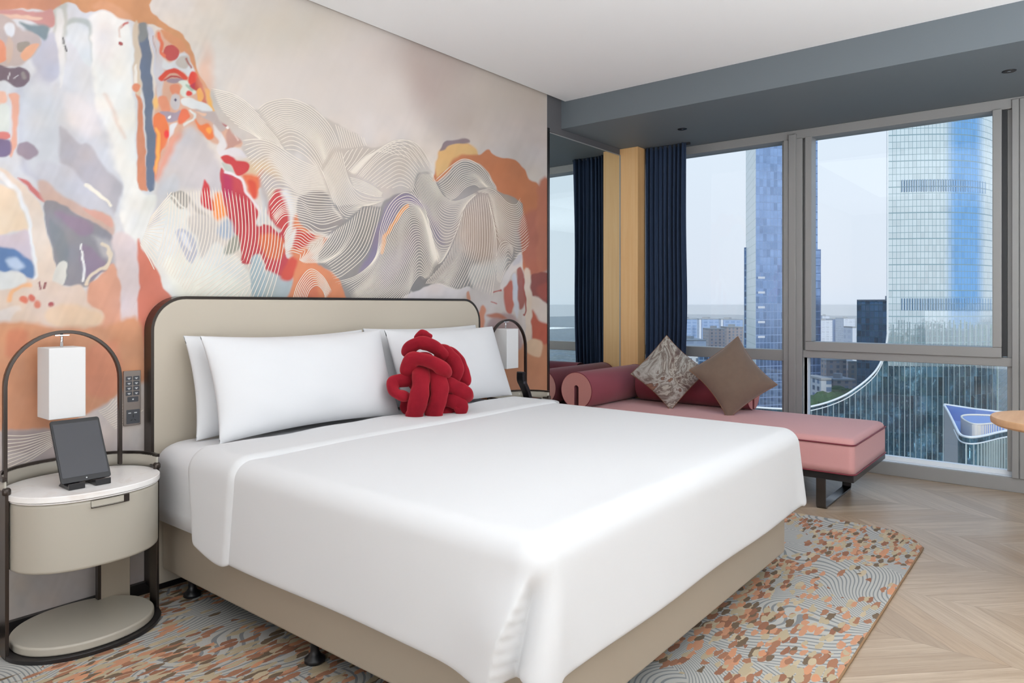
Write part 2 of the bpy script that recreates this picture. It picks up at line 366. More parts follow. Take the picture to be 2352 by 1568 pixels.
# windows (window wall in the plane x = WX, glass 9 cm further out)
GX = WX+0.09
def bxs(lst):
    m = MB()
    for t in lst: m.box(*t)
    return m
struct(bxs([(WX, WX+0.16, -1.7, WY, 0, 0.095), (WX+0.001, WX+0.16, -1.7, WY, 2.565, ZS)]).build('trim_4', M['frame'], bevel=0.003), 'grey aluminium window surround')
struct(bxs([(WX+0.02, WX+0.16, -1.7, WY, 0.095, 0.099), (GX-0.025, GX+0.02, -1.7, WY, 0.099, 0.13)]).build('trim_5', M['sill'], bevel=0.002))
def window(name, y0, y1, zt0, zt1, sash, label):
    f = MB()
    f.box(WX+0.01, GX+0.03, y0, y1, zt0, zt1)                       # transom
    f.box(WX+0.03, GX+0.02, y0, y0+0.03, 0.13, 2.565); f.box(WX+0.03, GX+0.02, y1-0.03, y1, 0.13, 2.565)
    o = f.build(name, M['frame'], bevel=0.004); struct(o, label)
    if sash:
        s = MB(); a, bb, z0, z1 = y0+0.058, y1-0.02, zt1-0.002, 2.57
        s.box(WX-0.01, GX+0.02, a, a+0.052, z0+0.07, z1); s.box(WX-0.01, GX+0.02, bb-0.05, bb, z0+0.07, z1)
        s.box(WX-0.01, GX+0.02, a, bb, z0, z0+0.07); 
        s.build('opening_sash', M['frame'], o, bevel=0.005)
        MB().box(WX+0.012, GX+0.01, y0+0.03, y0+0.058, z0+0.01, z1).build('sash_gap_dark', M['frame_dark'], o)  # dark strip standing in for the shaded gap beside the sash
    g = MB().box(GX-0.004, GX+0.004, y0+0.02, y1-0.02, 0.12, zt0+0.01).box(GX-0.004, GX+0.004, y0+0.02, y1-0.02, zt1-0.01, 2.6).build('pane', M['glass'], o)
    return o
window('window_1', 1.84, 3.15, 0.80, 0.888, False, 'fixed window beside the navy curtain')
window('window_2', 0.35, 1.70, 0.835, 0.895, True, 'wide window with opening sash facing the glass towers')
window('window_3', -1.68, 0.12, 0.835, 0.895, True, 'window beyond the right post')
struct(bxs([(WX-0.028, WX+0.16, 1.745, 1.80, 0.095, 2.6), (WX-0.012, WX+0.16, 1.70, 1.845, 0.095, 2.565)]).build('trim_6', M['frame'], bevel=0.004), 'grey aluminium mullion between the two windows')
struct(bxs([(WX-0.012, WX+0.16, 0.314, 0.352, 0.095, 2.62), (WX-0.004, WX+0.16, 0.29, 0.315, 0.095, 2.60), (WX-0.012, WX+0.16, 0.08, 0.310, 0.095, 2.62)]).build('trim_7', M['frame'], bevel=0.004), 'grey aluminium post at the right')

struct(bxs([(WX+0.03, WX+0.085, 1.668, 1.700, 0.13, 0.836)]).build('trim_8', M['sill']))  # pale strip added for the sky light on the mullion's side
# downlights in the soffit
for k, (x, y, lab) in enumerate(((5.143, 2.434, 'small dark recessed downlight in the soffit near the curtain'), (5.087, 0.325, 'small dark recessed downlight in the soffit at the right edge of the photo'))):
    e = empty('recessed_downlight', (x, y, ZS)); tag(e, lab, 'downlight', 'soffit downlights')
    MB().lathe([(0.030, ZS-0.0035), (0.036, ZS-0.0035), (0.037, ZS+0.002), (0.030, ZS+0.002)], x, y, 28).build('rim', M['black'], e, smooth=True)
    MB().lathe([(0.0, ZS-0.001), (0.029, ZS-0.001), (0.029, ZS+0.001)], x, y, 24).build('baffle', M['black'], e)
    MB().lathe([(0.0, ZS-0.005), (0.009, ZS-0.004), (0.011, ZS)], x, y, 16).build('lens', M['chrome'], e, smooth=True)

# mirror
mir = empty('wall_mirror', (4.9, WY, 0.02)); tag(mir, 'tall frameless wall mirror between the painted wall and the oak panel', 'mirror')
MB().box(4.376, WPX-0.002, WY-0.002, WY+0.004, 0.02, 2.575).build('mirror_glass', M['mirror'], mir)
MB().box(4.376, WPX-0.002, WY-0.006, WY+0.004, 2.575, 2.581).box(WPX-0.006, WPX-0.001, WY-0.007, WY+0.004, 0.02, 2.58).build('edge_trim', M['frame'], mir)

# ------------------------------------------------------------------ curtain
def curtain():
    y0, y1 = 2.60, 3.0; n = 340; rows = []
    for zi in range(45):
        z = 0.02 + (ZS-0.025)*zi/44; row = []
        q = z/ZS
        for i in range(n):
            u = i/(n-1)
            # the free edge swings in at mid height where the cloth gathers
            edge = y0 + 0.012*math.sin(q*3.0) - 0.02*math.exp(-((q-0.45)/0.2)**2) + 0.035*(1-q)**2
            y = edge + (y1-edge)*u
            ph = u*2*PI*9.5 + 0.5*math.sin(q*2.2+u*5)
            amp = 0.030 + 0.008*math.sin(u*17)
            x = 5.60 + amp*math.sin(ph) + 0.010*math.sin(ph*2.1+q*2)
            if u < 0.16:                        # broad flat leading fold that sweeps diagonally
                x = x*(u/0.16) + (5.575 + 0.02*math.sin(u*22+q*3.2))*(1-u/0.16)
            row.append((x, y, z))
        rows.append(row)
    m = MB().grid(rows); o = m.build('curtain_cloth', M['curtain'], None, smooth=True)
    s = o.modifiers.new('solid', 'SOLIDIFY'); s.thickness = 0.004; return o
cu = empty('window_curtain', (5.6, 2.8, 0)); tag(cu, 'full-length navy blue curtain gathered between oak panel and window', 'curtain')
cc = curtain(); cc.parent = cu; cc.matrix_parent_inverse = Matrix.Translation(-cu.location)
MB().box(5.59, 5.61, 2.58, 3.0, ZS-0.02, ZS-0.001).build('track', M['frame_dark'], cu)
# ------------------------------------------------------------------ rug
rg = empty('area_rug', (2.4, 1.9, 0)); tag(rg, 'large rug with salmon, brown and beige flecks on grey contour lines under the bed', 'rug')
outl = [(0.15, 0.62), (4.12, 0.625), (4.22, 0.68), (4.325, 0.80), (4.33, 1.03), (4.31, 1.36), (4.30, 2.3), (4.28, 2.95), (4.0, 3.10), (0.15, 3.10)]
MB().prism(outl, 0.001, 0.014).build('pile', M['rug'], rg, bevel=0.004)
e = [Vector((*p, 0.006)) for p in outl]
MB().tube(e, 0.0055, n=6, closed=True).build('binding', M['rug_edge'], rg, smooth=True)

# ------------------------------------------------------------------ headboard and bed
hb = empty('headboard', (2.43, 3.12, 0.03)); tag(hb, 'wide beige leather headboard with rounded top corners and dark metal edge', 'headboard')
def xz_slab(pts, y0, y1):
    n = len(pts); vs = [(p[0], y0, p[1]) for p in pts]+[(p[0], y1, p[1]) for p in pts]
    return MB().add(vs, [tuple(range(n)), tuple(reversed(range(n, 2*n)))]+[(i, n+i, n+(i+1) % n, (i+1) % n) for i in range(n)])
def hbo(g): return rrect(1.382-g, 3.487+g, 0.04, 1.277+g, 0.1, 12, radii=(0.005, 0.14+g, 0.14+g, 0.005))
xz_slab(hbo(0.0), 3.100, 3.164).build('padded_panel', M['leather'], hb, bevel=0.008, seg=3)
pts = []
for p in hbo(0.006): pts.append(p)
# order: start bottom right, go round the top, end bottom left
k0 = max(range(len(pts)), key=lambda i: pts[i][0]-pts[i][1]); pts = pts[k0:]+pts[:k0]
pts = [p for p in pts if p[1] > 0.045 or True]
pa = [(3.493, 0.04)] + [p for p in pts if p[1] > 0.3] + [(1.376, 0.04)]
fine = []
for a, b2 in zip(pa[:-1], pa[1:]):
    L = math.hypot(b2[0]-a[0], b2[1]-a[1]); n = max(1, int(L/0.03))
    for i in range(n): fine.append((a[0]+(b2[0]-a[0])*i/n, 3.132, a[1]+(b2[1]-a[1])*i/n))
fine.append((pa[-1][0], 3.132, pa[-1][1]))
MB().tube(fine, 0.01, rect=(0.012, 0.066), up=(0, 1, 0)).build('metal_edge', M['bronze'], hb)

bed = empty('bed', (2.36, 2.05, 0)); tag(bed, 'king size bed with taupe leather base and white fitted mattress', 'bed')
fr = MB().prism(rrect(1.400, 3.322, 1.050, 3.095, 0.05, 6), 0.115, 0.40)
fr.build('bed_base', M['leather_base'], bed, bevel=0.014, seg=3)
MB().box(1.44, 3.28, 1.09, 3.09, 0.105, 0.116).build('dust_cover', M['black'], bed)
for (x, y) in ((1.462, 2.06), (1.465, 2.93), (1.47, 1.20), (3.26, 1.20), (3.26, 2.06), (3.26, 2.93), (2.36, 1.20), (2.36, 2.0)):
    MB().lathe([(0.030, 0.014), (0.036, 0.019), (0.035, 0.030), (0.022, 0.040), (0.015, 0.052), (0.015, 0.085), (0.022, 0.092), (0.022, 0.116)], x, y, 24).build('leg', M['black'], bed, smooth=True)
def rounded_pad(x0, x1, y0, y1, z0, z1, rp, re, crown=0.0, nx=40, hemf=None, seg=8, flare=0.0, wr=None, cap=True):
    """soft slab: plan rectangle with corner radius rp, top edge radius re"""
    base = rrect(x0, x1, y0, y1, rp, 10)
    P = []
    for i in range(len(base)):
        a, b2 = base[i], base[(i+1) % len(base)]; L = math.hypot(b2[0]-a[0], b2[1]-a[1]); n = max(1, int(L/0.04))
        for k in range(n): P.append((a[0]+(b2[0]-a[0])*k/n, a[1]+(b2[1]-a[1])*k/n))
    cx, cy = (x0+x1)/2, (y0+y1)/2; hx, hy = (x1-x0)/2, (y1-y0)/2
    rows = []
    def inset(p, d):
        sx = (hx-d)/hx; sy = (hy-d)/hy; return (cx+(p[0]-cx)*sx, cy+(p[1]-cy)*sy)
    prof = []
    for t in (0.0, 0.25, 0.5, 0.75, 1.0): prof.append((-flare*(1-t), z0+(z1-re-z0)*t))
    for k in range(1, seg+1):
        a = PI/2*k/seg; prof.append((re*(1-math.cos(a)), z1-re+re*math.sin(a)))
    for d in (0.1, 0.16, 0.24, min(hx, hy)*0.6, min(hx, hy)*0.85, min(hx, hy)*0.995): 
        if d > re*1.1: prof.append((d, z1+crown*(1-(1-d/min(hx, hy))**2)))
    for d, z in prof: rows.append([(*inset(p, d), z) for p in P])
    return MB().grid(rows, closed_u=True, caps=True)
rounded_pad(1.368, 3.352, 1.06, 3.092, 0.345, 0.665, 0.07, 0.085, 0.006, flare=0.004).build('fitted_mattress', M['white_sheet'], bed, smooth=True)

# ------------------------------------------------------------------ duvet
def weld(o, d=0.0035):
    bm = bmesh.new(); bm.from_mesh(o.data); 
    bmesh.ops.remove_doubles(bm, verts=bm.verts, dist=d); bmesh.ops.recalc_face_normals(bm, faces=bm.faces); bm.to_mesh(o.data); bm.free()
DX0, DX1, DY0 = 1.338, 3.392, 0.995; DZ = 0.682
def sm(t): t = max(0.0, min(1.0, t)); return t*t*(3-2*t)
def hem_z(side, t):        # t runs from the head end (0) to the foot corner (1)
    if side == 'L': return 0.305 - 0.02*math.sin(t*PI)*0.5
    if side == 'F': return 0.33
    return 0.32
def duvet():
    P = []; rp = 0.085
    nL = 150
    for i in range(nL): 
        t = i/(nL-1); P.append((DX0, 2.44+(DY0+rp-2.44)*t, 'L', t))
    for i in range(1, 16): 
        a = PI + PI/2*i/16; P.append((DX0+rp+rp*math.cos(a), DY0+rp+rp*math.sin(a), 'C1', i/16))
    nF = 90
    for i in range(nF): 
        t = i/(nF-1); P.append((DX0+rp+(DX1-DX0-2*rp)*t, DY0, 'F', t))
    for i in range(1, 12):
        a = 1.5*PI + PI/2*i/12; P.append((DX1-rp+rp*math.cos(a), DY0+rp+rp*math.sin(a), 'C2', i/12))
    for i in range(nL):
        t = 1-i/(nL-1); P.append((DX1, 2.44+(DY0+rp-2.44)*t, 'R', t))
    cx = (DX0+DX1)/2; re = 0.075
    prof = [(1.0, 0), (0.9, 0), (0.7, 0), (0.5, 0), (0.36, 0), (0.25, 0), (0.18, 0), (0.13, 0)]    # metres inward
    ins = [1.02, 0.9, 0.75, 0.55, 0.40, 0.28, 0.19, 0.13]
    rows = []
    for d in ins: rows.append(('in', d))
    for k in range(8, -1, -1): rows.append(('arc', k/8))
    for k in range(1, 19): rows.append(('drop', k/18))
    out = []
    nrm = []
    for j, (x, y, s, t) in enumerate(P):
        if s == 'L': n = (-1, 0)
        elif s == 'R': n = (1, 0)
        elif s == 'F': n = (0, -1)
        elif s == 'C1': a = PI+PI/2*t; n = (math.cos(a), math.sin(a))
        else: a = 1.5*PI+PI/2*t; n = (math.cos(a), math.sin(a))
        nrm.append(n)
    # distance along the perimeter from the near foot corner
    s_arr = [0.0]
    for a, b2 in zip(P[:-1], P[1:]): s_arr.append(s_arr[-1]+math.hypot(b2[0]-a[0], b2[1]-a[1]))
    c1 = [i for i, p in enumerate(P) if p[2] == 'C1'][7]; c2 = [i for i, p in enumerate(P) if p[2] == 'C2'][6]
    for kind, q in rows:
        row = []
        for j, (x, y, s, t) in enumerate(P):
            n = nrm[j]; ccx, ccy = cx, max(y, DY0+0.98)
            if kind == 'in':
                # move towards the middle line
                dx, dy = ccx-x, ccy-y; L = math.hypot(dx, dy); f = min(1.0, q*L/1.02/L*1.0) if L > 1e-6 else 0
                px, py = x+dx*f, y+dy*f
                z = DZ + 0.003*math.sin(px*5+py*2) + 0.002*math.sin(py*9-px*3)
                if s in ('C1', 'C2', 'F') : pass
            elif kind == 'arc':
                a = PI/2*q; d = re*(1-math.cos(a))
                px, py = x-n[0]*d, y-n[1]*d; z = DZ-re+re*math.sin(a)
            else:
                hz = 0.305 if s == 'L' else (0.325 if s == 'F' else (0.315 if s in ('C1', 'C2') else 0.32))
                ds = s_arr[j]-s_arr[c1]; ds2 = s_arr[j]-s_arr[c2]
                # foot corner: the side panel ends in a crease, foot panel lifts and swings out
                hz += 0.020*math.exp(-((ds+0.05)/0.05)**2)
                hz += 0.02*math.exp(-(ds2/0.12)**2)
                z = DZ-re + (hz-(DZ-re))*q
                fl = 0.012*q + 0.004*math.sin(s_arr[j]*7.0)*q
                tt_ = ds-(-0.012-0.080*q)                  # the crease slants back as it drops
                if tt_ < 0: bulge = 0.050*sm(q*1.6)*math.exp(-(tt_/0.13)**2)
                else: bulge = -0.040*sm(q*3.0)*math.exp(-((tt_-0.010)/0.034)**2) + 0.018*q*math.exp(-((tt_-0.09)/0.05)**2)
                bulge += 0.03*q*math.exp(-(ds2/0.10)**2); crease = 0.0
                px, py = x+n[0]*(fl+bulge+crease), y+n[1]*(fl+bulge+crease)
                if q > 0.97: px -= n[0]*0.004; py -= n[1]*0.004
            row.append((px, py, z))
        out.append(row)
    return MB().grid(out)
dv = duvet().build('duvet', M['white_cloth'], None, smooth=True); weld(dv, 0.0008)
for p in dv.data.polygons: p.use_smooth = True
s_ = dv.modifiers.new('solid', 'SOLIDIFY'); s_.thickness = 0.018; s_.offset = -1
ss = dv.modifiers.new('sub', 'SUBSURF'); ss.levels = 1; ss.render_levels = 1
tag(dv, 'smooth white duvet spread over the bed and hanging past its sides', 'duvet')
def flap():
    """the turned down head end of the duvet"""
    y_foot, y_head = 2.36, 2.72; cx0, cx1 = DX0-0.012, DX1+0.012; re = 0.085; zt = DZ+0.014
    path = []                                                         # (x, z, q) with q = how far down a side
    for k in range(14): q = 1-k/14; path.append((cx0-0.016*q, (zt-re)+(0.29-(zt-re))*q, 'L', q))
    for k in range(9): a = PI/2*k/8; path.append((cx0+re*(1-math.cos(a)), zt-re+re*math.sin(a), 'L', 0))
    for k in range(1, 30): path.append((cx0+re+(cx1-cx0-2*re)*k/30, zt, 'T', 0))
    for k in range(9): a = PI/2*(1-k/8); path.append((cx1-re*(1-math.cos(a)), zt-re+re*math.sin(a), 'R', 0))
    for k in range(1, 15): q = k/14; path.append((cx1+0.016*q, (zt-re)+(0.31-(zt-re))*q, 'R', q))
    rows = []; N = 22
    for i in range(N+1):
        v = i/N; row = []
        th = 0.017*math.sin(min(1, v/0.10)*PI/2) if v < 0.1 else (0.017 if v < 0.86 else 0.017*math.cos((v-0.86)/0.14*PI/2))
        for (x, z, s, q) in path:
            y = y_foot+(y_head-y_foot)*v
            if s == 'L': 
                y = y + 0.02*q*(1-v) - 0.07*q*v                       # narrows and slants where it hangs
                z2 = z + 0.055*q*v**1.5 + 0.02*q*(1-v)**6
            else: z2 = z
            top = (th-0.017)*1.0
            if s == 'T': row.append((x, y, z2+top+0.004*math.sin(x*6+1.0)*sm(v)+0.003*math.sin(x*17)*v))
            elif s == 'L': row.append((x-top, y, z2+top*(1-q)))
            else: row.append((x+top, y, z2+top*(1-q)))
        rows.append(row)
    return MB().grid(rows)
fo = flap().build('turned_down_band', M['white_cloth'], dv, smooth=True)
s_ = fo.modifiers.new('solid', 'SOLIDIFY'); s_.thickness = 0.014; s_.offset = -1
ss = fo.modifiers.new('sub', 'SUBSURF'); ss.levels = 1; ss.render_levels = 1

# ------------------------------------------------------------------ pillows
def pillow_mesh(w, h, t, conc=0.045, n=36, seed=0):
    rows = []; rnd = random.Random(seed); ph = [rnd.uniform(0, 6) for _ in range(6)]
    def outline(u, v):
        x = u*w/2*(1-conc*(1-v*v)*abs(u)**3*0.0) ; z = v*h/2
        x = u*(w/2)*(1-conc*(1-v*v)); z = v*(h/2)*(1-conc*2.0*(1-u*u)**1.0)
        return x, z
    def th(u, v):
        a = max(0.0, 1-abs(u)**3.2); b2 = max(0.0, 1-abs(v)**2.6); return t/2*(a**0.6)*(b2**0.6)*(1+0.05*math.sin(3*u+ph[0])*math.cos(2.5*v+ph[1]))
    m = MB(); N = n
    for side in (-1, 1):
        rows = []
        for j in range(N+1):
            v = -math.cos(PI*j/N); row = []
            for i in range(N+1):
                u = -math.cos(PI*i/N); x, z = outline(u, v)
                wrk = 0.004*math.sin(u*9+ph[2]+v*3)*math.sin(v*6+ph[3])*(1-abs(u)**4)
                row.append((x, side*(th(u, v)+0.0015)+side*wrk*(th(u, v)/(t/2)), z))
            rows.append(row)
        if side == 1: rows = [list(reversed(r)) for r in rows]
        m.grid(rows)
    return m
def pillow(label, w, h, t, loc, tilt, yaw=0, roll=0, mat='pillow', conc=0.03, seed=0, name='pillow', cat='pillow', group='white pillows against the headboard'):
    o = pillow_mesh(w, h, t, conc, seed=seed).build(name, M[mat], None, smooth=True); weld(o)
    for p in o.data.polygons: p.use_smooth = True
    ss = o.modifiers.new('sub', 'SUBSURF'); ss.levels = 1; ss.render_levels = 1
    o.rotation_euler = (Matrix.Rotation(yaw, 3, 'Z') @ Matrix.Rotation(-tilt, 3, 'X') @ Matrix.Rotation(roll, 3, 'Y')).to_euler()
    o.location = loc; tag(o, label, cat, group); return o
R_ = math.radians
pillow('large white pillow at the back left against the beige headboard', 0.98, 0.46, 0.17, (1.97, 2.985, 0.893), R_(14), roll=R_(0.0), seed=1, conc=0.05)
pillow('large white pillow in front at the left of the bed, facing the camera', 0.99, 0.47, 0.21, (1.985, 2.835, 0.897), R_(20), roll=R_(0), seed=2, conc=0.05)
pillow('white pillow behind on the right, its top corner showing above the other', 0.92, 0.46, 0.15, (2.93, 2.99, 0.898), R_(14), seed=3)
pillow('white pillow in front at the right, leaning behind the red knot cushion', 0.90, 0.46, 0.16, (2.975, 2.85, 0.898), R_(21), seed=4)

# ------------------------------------------------------------------ knot cushion
KC = Vector((2.55, 2.60, 0.895))
def kp(px, py, dz=0.0):       # a point in the cushion's own upright plane (35 degrees to the headboard)
    a = (px-614)/2352*450/447*1.0; b2 = -(py-840)/2352*450/447*1.0
    ax = Vector((0.80, -0.60, 0)); nx = Vector((-0.60, -0.80, 0.0)); up = Vector((0, 0, 1)) - nx*0.18
    return KC + ax*((a-0.035)*1.0) + up*b2*0.99 + nx*dz*1.2
strands = [
 ([(540, 440, -.01), (590, 370, .0), (640, 375, .0), (700, 430, -.01)], 42),
 ([(440, 620, -.02), (450, 520, .02), (560, 460, .04), (690, 490, .05), (800, 570, .03), (850, 660, -.01)], 66),
 ([(440, 860, .0), (420, 760, .03), (470, 650, .06), (580, 650, .08), (720, 700, .09), (820, 780, .07), (850, 860, .03)], 72),
 ([(580, 770, .01), (560, 860, .06), (540, 980, .09), (510, 1120, .09), (480, 1260, .07), (470, 1320, .04)], 78),
 ([(700, 780, .0), (755, 880, .05), (770, 1010, .07), (745, 1150, .07), (705, 1270, .05), (690, 1360, .02)], 76),
 ([(470, 920, .0), (330, 905, .02), (245, 930, .03), (240, 1010, .05), (310, 1060, .06), (420, 1090, .03)], 60),
 ([(820, 600, -.04), (890, 600, -.01), (970, 700, .01), (1000, 820, .01), (940, 930, -.01)], 76),
 ([(900, 560, -.06), (1010, 640, -.04), (1090, 780, -.03), (1120, 900, -.02), (1100, 1000, -.03)], 56),
 ([(820, 960, .02), (920, 970, .04), (1030, 1030, .04), (1110, 1100, .03), (1120, 1150, .0)], 66),
 ([(800, 1140, .0), (900, 1150, .02), (1010, 1180, .03), (1045, 1240, .03), (980, 1290, .01)], 62),
 ([(700, 1320, -.04), (800, 1330, -.02), (920, 1320, -.02), (990, 1270, -.04)], 60),
 ([(420, 1130, -.04), (400, 1230, -.03), (460, 1300, -.03)], 50),
 ([(560, 620, -.09), (600, 820, -.07), (700, 1040, -.06), (800, 1240, -.07)], 150),
 ([(860, 760, -.09), (820, 950, -.07), (780, 1130, -.08)], 140),
]
km = MB()
for pts, r in strands:
    path = catmull([tuple(kp(*p)) for p in pts], 10); rr = r/2352*450/447*1.42
    nP = len(path); ph = random.random()*6
    def rf(t, ph=ph): 
        e = min(t, 1-t); cap = math.sqrt(max(0.0, 1-(1-min(1, e/0.14))**2))*0.9+0.1 if e < 0.14 else 1.0
        return cap*(1+0.06*math.sin(t*13+ph)+0.03*math.sin(t*29+ph))
    km.tube([tuple(p) for p in path], rr, n=18, up=(-0.6, -0.8, 0), rfun=rf, ry=0.72)
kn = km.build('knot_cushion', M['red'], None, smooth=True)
ss = kn.modifiers.new('sub', 'SUBSURF'); ss.levels = 1; ss.render_levels = 1
tag(kn, 'dark red velvet knot cushion of thick intertwined loops leaning on the pillows', 'cushion')
# ------------------------------------------------------------------ daybed
db = empty('daybed', (4.99, 2.1, 0)); tag(db, 'pink upholstered daybed with maroon bolsters on a black metal sled base', 'daybed')
sx0, sx1, sy0, sy1 = 4.535, 5.42, 1.045, 3.15
seat = rounded_pad(sx0, sx1, sy0, sy1, 0.232, 0.415, 0.035, 0.02, 0.0, flare=0.0, seg=4)
seat.build('seat_cushion', M['pink'], db, smooth=True)
top = rounded_pad(sx0+0.004, sx1-0.004, sy0+0.004, sy1-0.004, 0.405, 0.446, 0.045, 0.034, 0.012, seg=6)
top.build('seat_top', M['pink'], db, smooth=True)
def rr_path(x0, x1, y0, y1, r, z): return [(p[0], p[1], z) for p in rrect(x0, x1, y0, y1, r, 6)]
def dense(P, step=0.05):
    out = []
    for a, b2 in zip(P, P[1:]+P[:1]):
        a = Vector(a); b2 = Vector(b2); n = max(1, int((b2-a).length/step))
        for i in range(n): out.append(a.lerp(b2, i/n))
    return out
MB().tube(dense(rr_path(sx0-0.003, sx1+0.003, sy0-0.003, sy1+0.003, 0.038, 0.409)), 0.0045, n=8, closed=True).build('piping', M['piping'], db, smooth=True)
MB().tube(dense(rr_path(sx0-0.003, sx1+0.003, sy0-0.003, sy1+0.003, 0.038, 0.232)), 0.0045, n=8, closed=True).build('piping', M['piping'], db, smooth=True)
MB().box(sx0+0.004, sx1-0.004, sy0+0.004, sy1-0.004, 0.185, 0.230).build('base_frame', M['blackwood'], db, bevel=0.003)
for y in (1.235, 2.85):
    m = MB(); x0, x1, w, t = 4.545, 5.16, 0.056, 0.012
    path = [(x0, y, 0.188), (x0, y, 0.03), (x0+0.006, y, 0.013), (x0+0.02, y, 0.0065), (x1-0.02, y, 0.0065), (x1-0.006, y, 0.013), (x1, y, 0.03), (x1, y, 0.188)]
    m.tube(path, 0.01, up=(0, 1, 0), rect=(t, w)); m.build('sled_leg', M['gun'], db, bevel=0.0015)
def bolster(name, p0, p1, r, cap_ends, cz):
    """roll with a slot cut from its centre to the underside"""
    a = Vector(p0); b2 = Vector(p1); ax = (b2-a).normalized(); side = Vector((-ax.y, ax.x, 0))
    rows = []; n = 48; prof = []
    gap = 0.022
    a0 = math.asin(gap/r)
    for i in range(n+1):
        th = -PI/2 + a0 + (2*PI-2*a0)*i/n; prof.append((r*math.cos(th), r*math.sin(th)))
    # slot walls up to a rounded top at the centre
    for i in range(9): th = PI - PI*i/8; prof.append((gap*math.cos(th), 0.02+gap*math.sin(th)))
    L = (b2-a).length
    inset = [(0.0, 0.985), (0.006, 1.0), (L-0.006, 1.0), (L, 0.985)]
    for d, s in inset: rows.append([a+ax*d+side*(x*s)+Vector((0, 0, z*s)) for x, z in prof])
    o = MB().grid(rows, closed_u=True).build(name, M['maroon'], db, smooth=True)
    for p in o.data.polygons: p.use_smooth = True
    for e_, sgn in cap_ends:
        pos = (a if e_ == 0 else b2) + ax*(0.0015 if e_ == 0 else -0.0015); d = -ax if e_ == 0 else ax
        k = len(prof); v1 = [pos + side*(x*0.97)+Vector((0, 0, z*0.97)) for x, z in prof]; v2 = [p+d*0.006 for p in v1]
        MB().add(v1+v2, [tuple(range(k)), tuple(reversed(range(k, 2*k)))]+[(i, (i+1) % k, k+(i+1) % k, k+i) for i in range(k)]).build('end_disc', M['pink_end'], o)
        MB().tube([pos+d*0.002+side*(x*0.99)+Vector((0, 0, z*0.99)) for x, z in prof[:n+1]], 0.0035, n=6).build('piping', M['piping'], o, smooth=True)
    return o
bolster('arm_bolster', (4.515, 3.012, 0.592), (5.44, 3.012, 0.592), 0.141, [(0, 1), (1, 1)], 0)
bolster('back_bolster', (5.30, 1.93, 0.592), (5.30, 2.865, 0.592), 0.139, [(0, 1)], 0)
MB().box(4.60, 5.40, 2.995, 3.029, 0.44, 0.60).build('arm_support', M['blackwood'], db)
MB().box(5.283, 5.317, 1.99, 2.85, 0.44, 0.60).build('back_support', M['blackwood'], db)

# scatter cushions stand on a corner and lean on the back bolster
def scatter(label, mat, trim, s, loc, tilt, yaw, roll, t, seed, conc):
    e = empty('scatter_cushion', loc); tag(e, label, 'cushion', 'scatter cushions on the daybed')
    o = pillow_mesh(s, s, t, conc, seed=seed, n=32).build('cover', M[mat], None, smooth=True); weld(o)
    for p in o.data.polygons: p.use_smooth = True
    ss = o.modifiers.new('sub', 'SUBSURF'); ss.levels = 1; ss.render_levels = 1
    pts = []
    for sd in range(4):
        for i in range(20):
            u = -1+2*i/20; a, b2 = [(u, -1), (1, u), (-u, 1), (-1, -u)][sd]
            pts.append((a*(s/2)*(1-conc*(1-b2*b2)), 0, b2*(s/2)*(1-conc*2*(1-a*a))))
    q = MB().tube(pts, 0.0035, n=6, closed=True, up=(0, 1, 0)).build('piping', M[trim], None, smooth=True)
    e.rotation_euler = (Matrix.Rotation(yaw, 3, 'Z') @ Matrix.Rotation(-tilt, 3, 'X') @ Matrix.Rotation(roll, 3, 'Y')).to_euler()
    o.parent = e; q.parent = e; return e
scatter('grey and brown marbled cushion standing on its corner against the back bolster', 'marbled', 'brown_trim', 0.415, (4.99, 2.475, 0.727), R_(14), R_(-68), R_(41), 0.12, 5, 0.05)
scatter('plain brown velvet cushion tilted on its corner at the right of the daybed', 'brown_velvet', 'brown_trim', 0.44, (4.99, 1.965, 0.722), R_(16), R_(-60), R_(54), 0.14, 6, 0.07)

# ------------------------------------------------------------------ nightstands
def oval(cx, cy, a, b2, n=64, p=2.25):
    out = []
    for i in range(n):
        t = 2*PI*i/n; c, s = math.cos(t), math.sin(t)
        out.append((cx+a*math.copysign(abs(c)**(2/p), c), cy+b2*math.copysign(abs(s)**(2/p), s)))
    return out
NX, NY = 1.05, 2.925
ns = empty('nightstand', (NX, NY, 0)); tag(ns, 'oval grey beige nightstand with marble top and metal arch, on the left of the bed', 'nightstand', 'nightstands beside the bed')
MB().prism(oval(NX, NY, 0.262, 0.222, p=2.1), 0.014, 0.030).build('floor_ring', M['blackwood'], ns, bevel=0.003)
MB().prism(oval(NX, NY, 0.236, 0.206, p=2.1), 0.030, 0.062).build('base_shelf', M['stand_leather'], ns, bevel=0.008, seg=3)
bx = MB().prism(oval(NX, NY, 0.247, 0.208), 0.318, 0.560)
o = bx.build('drawer_box', M['stand_leather'], ns, bevel=0.012, seg=3, angle=50)
MB().prism(oval(NX, NY, 0.250, 0.211), 0.560, 0.565).prism(oval(NX, NY, 0.254, 0.215), 0.567, 0.588).build('marble_top', M['marble'], ns, bevel=0.005, seg=3)
# handle recess in the drawer front
def front_y(x, a=0.247, b2=0.208, p=2.25): return NY - b2*(max(0, 1-abs((x-NX)/a)**p))**(1/p)
hx = [NX-0.055+0.13*i/12 for i in range(13)]
rows = [[(x, front_y(x)-0.0035, z) for x in hx] for z in (0.530, 0.558)]
MB().grid(rows).build('handle_recess', M['bronze'], ns)
rows = [[(x, front_y(x)-0.0055, z) for x in hx[:11]] for z in (0.536, 0.557)]
MB().grid(rows).build('pull', M['stand_leather'], ns)
rows = [[(x, front_y(x)-0.007-0.006*k, 0.5355) for x in hx[:11]] for k in (0, 1)]
MB().grid(rows).build('pull_lip', M['chrome'], ns)
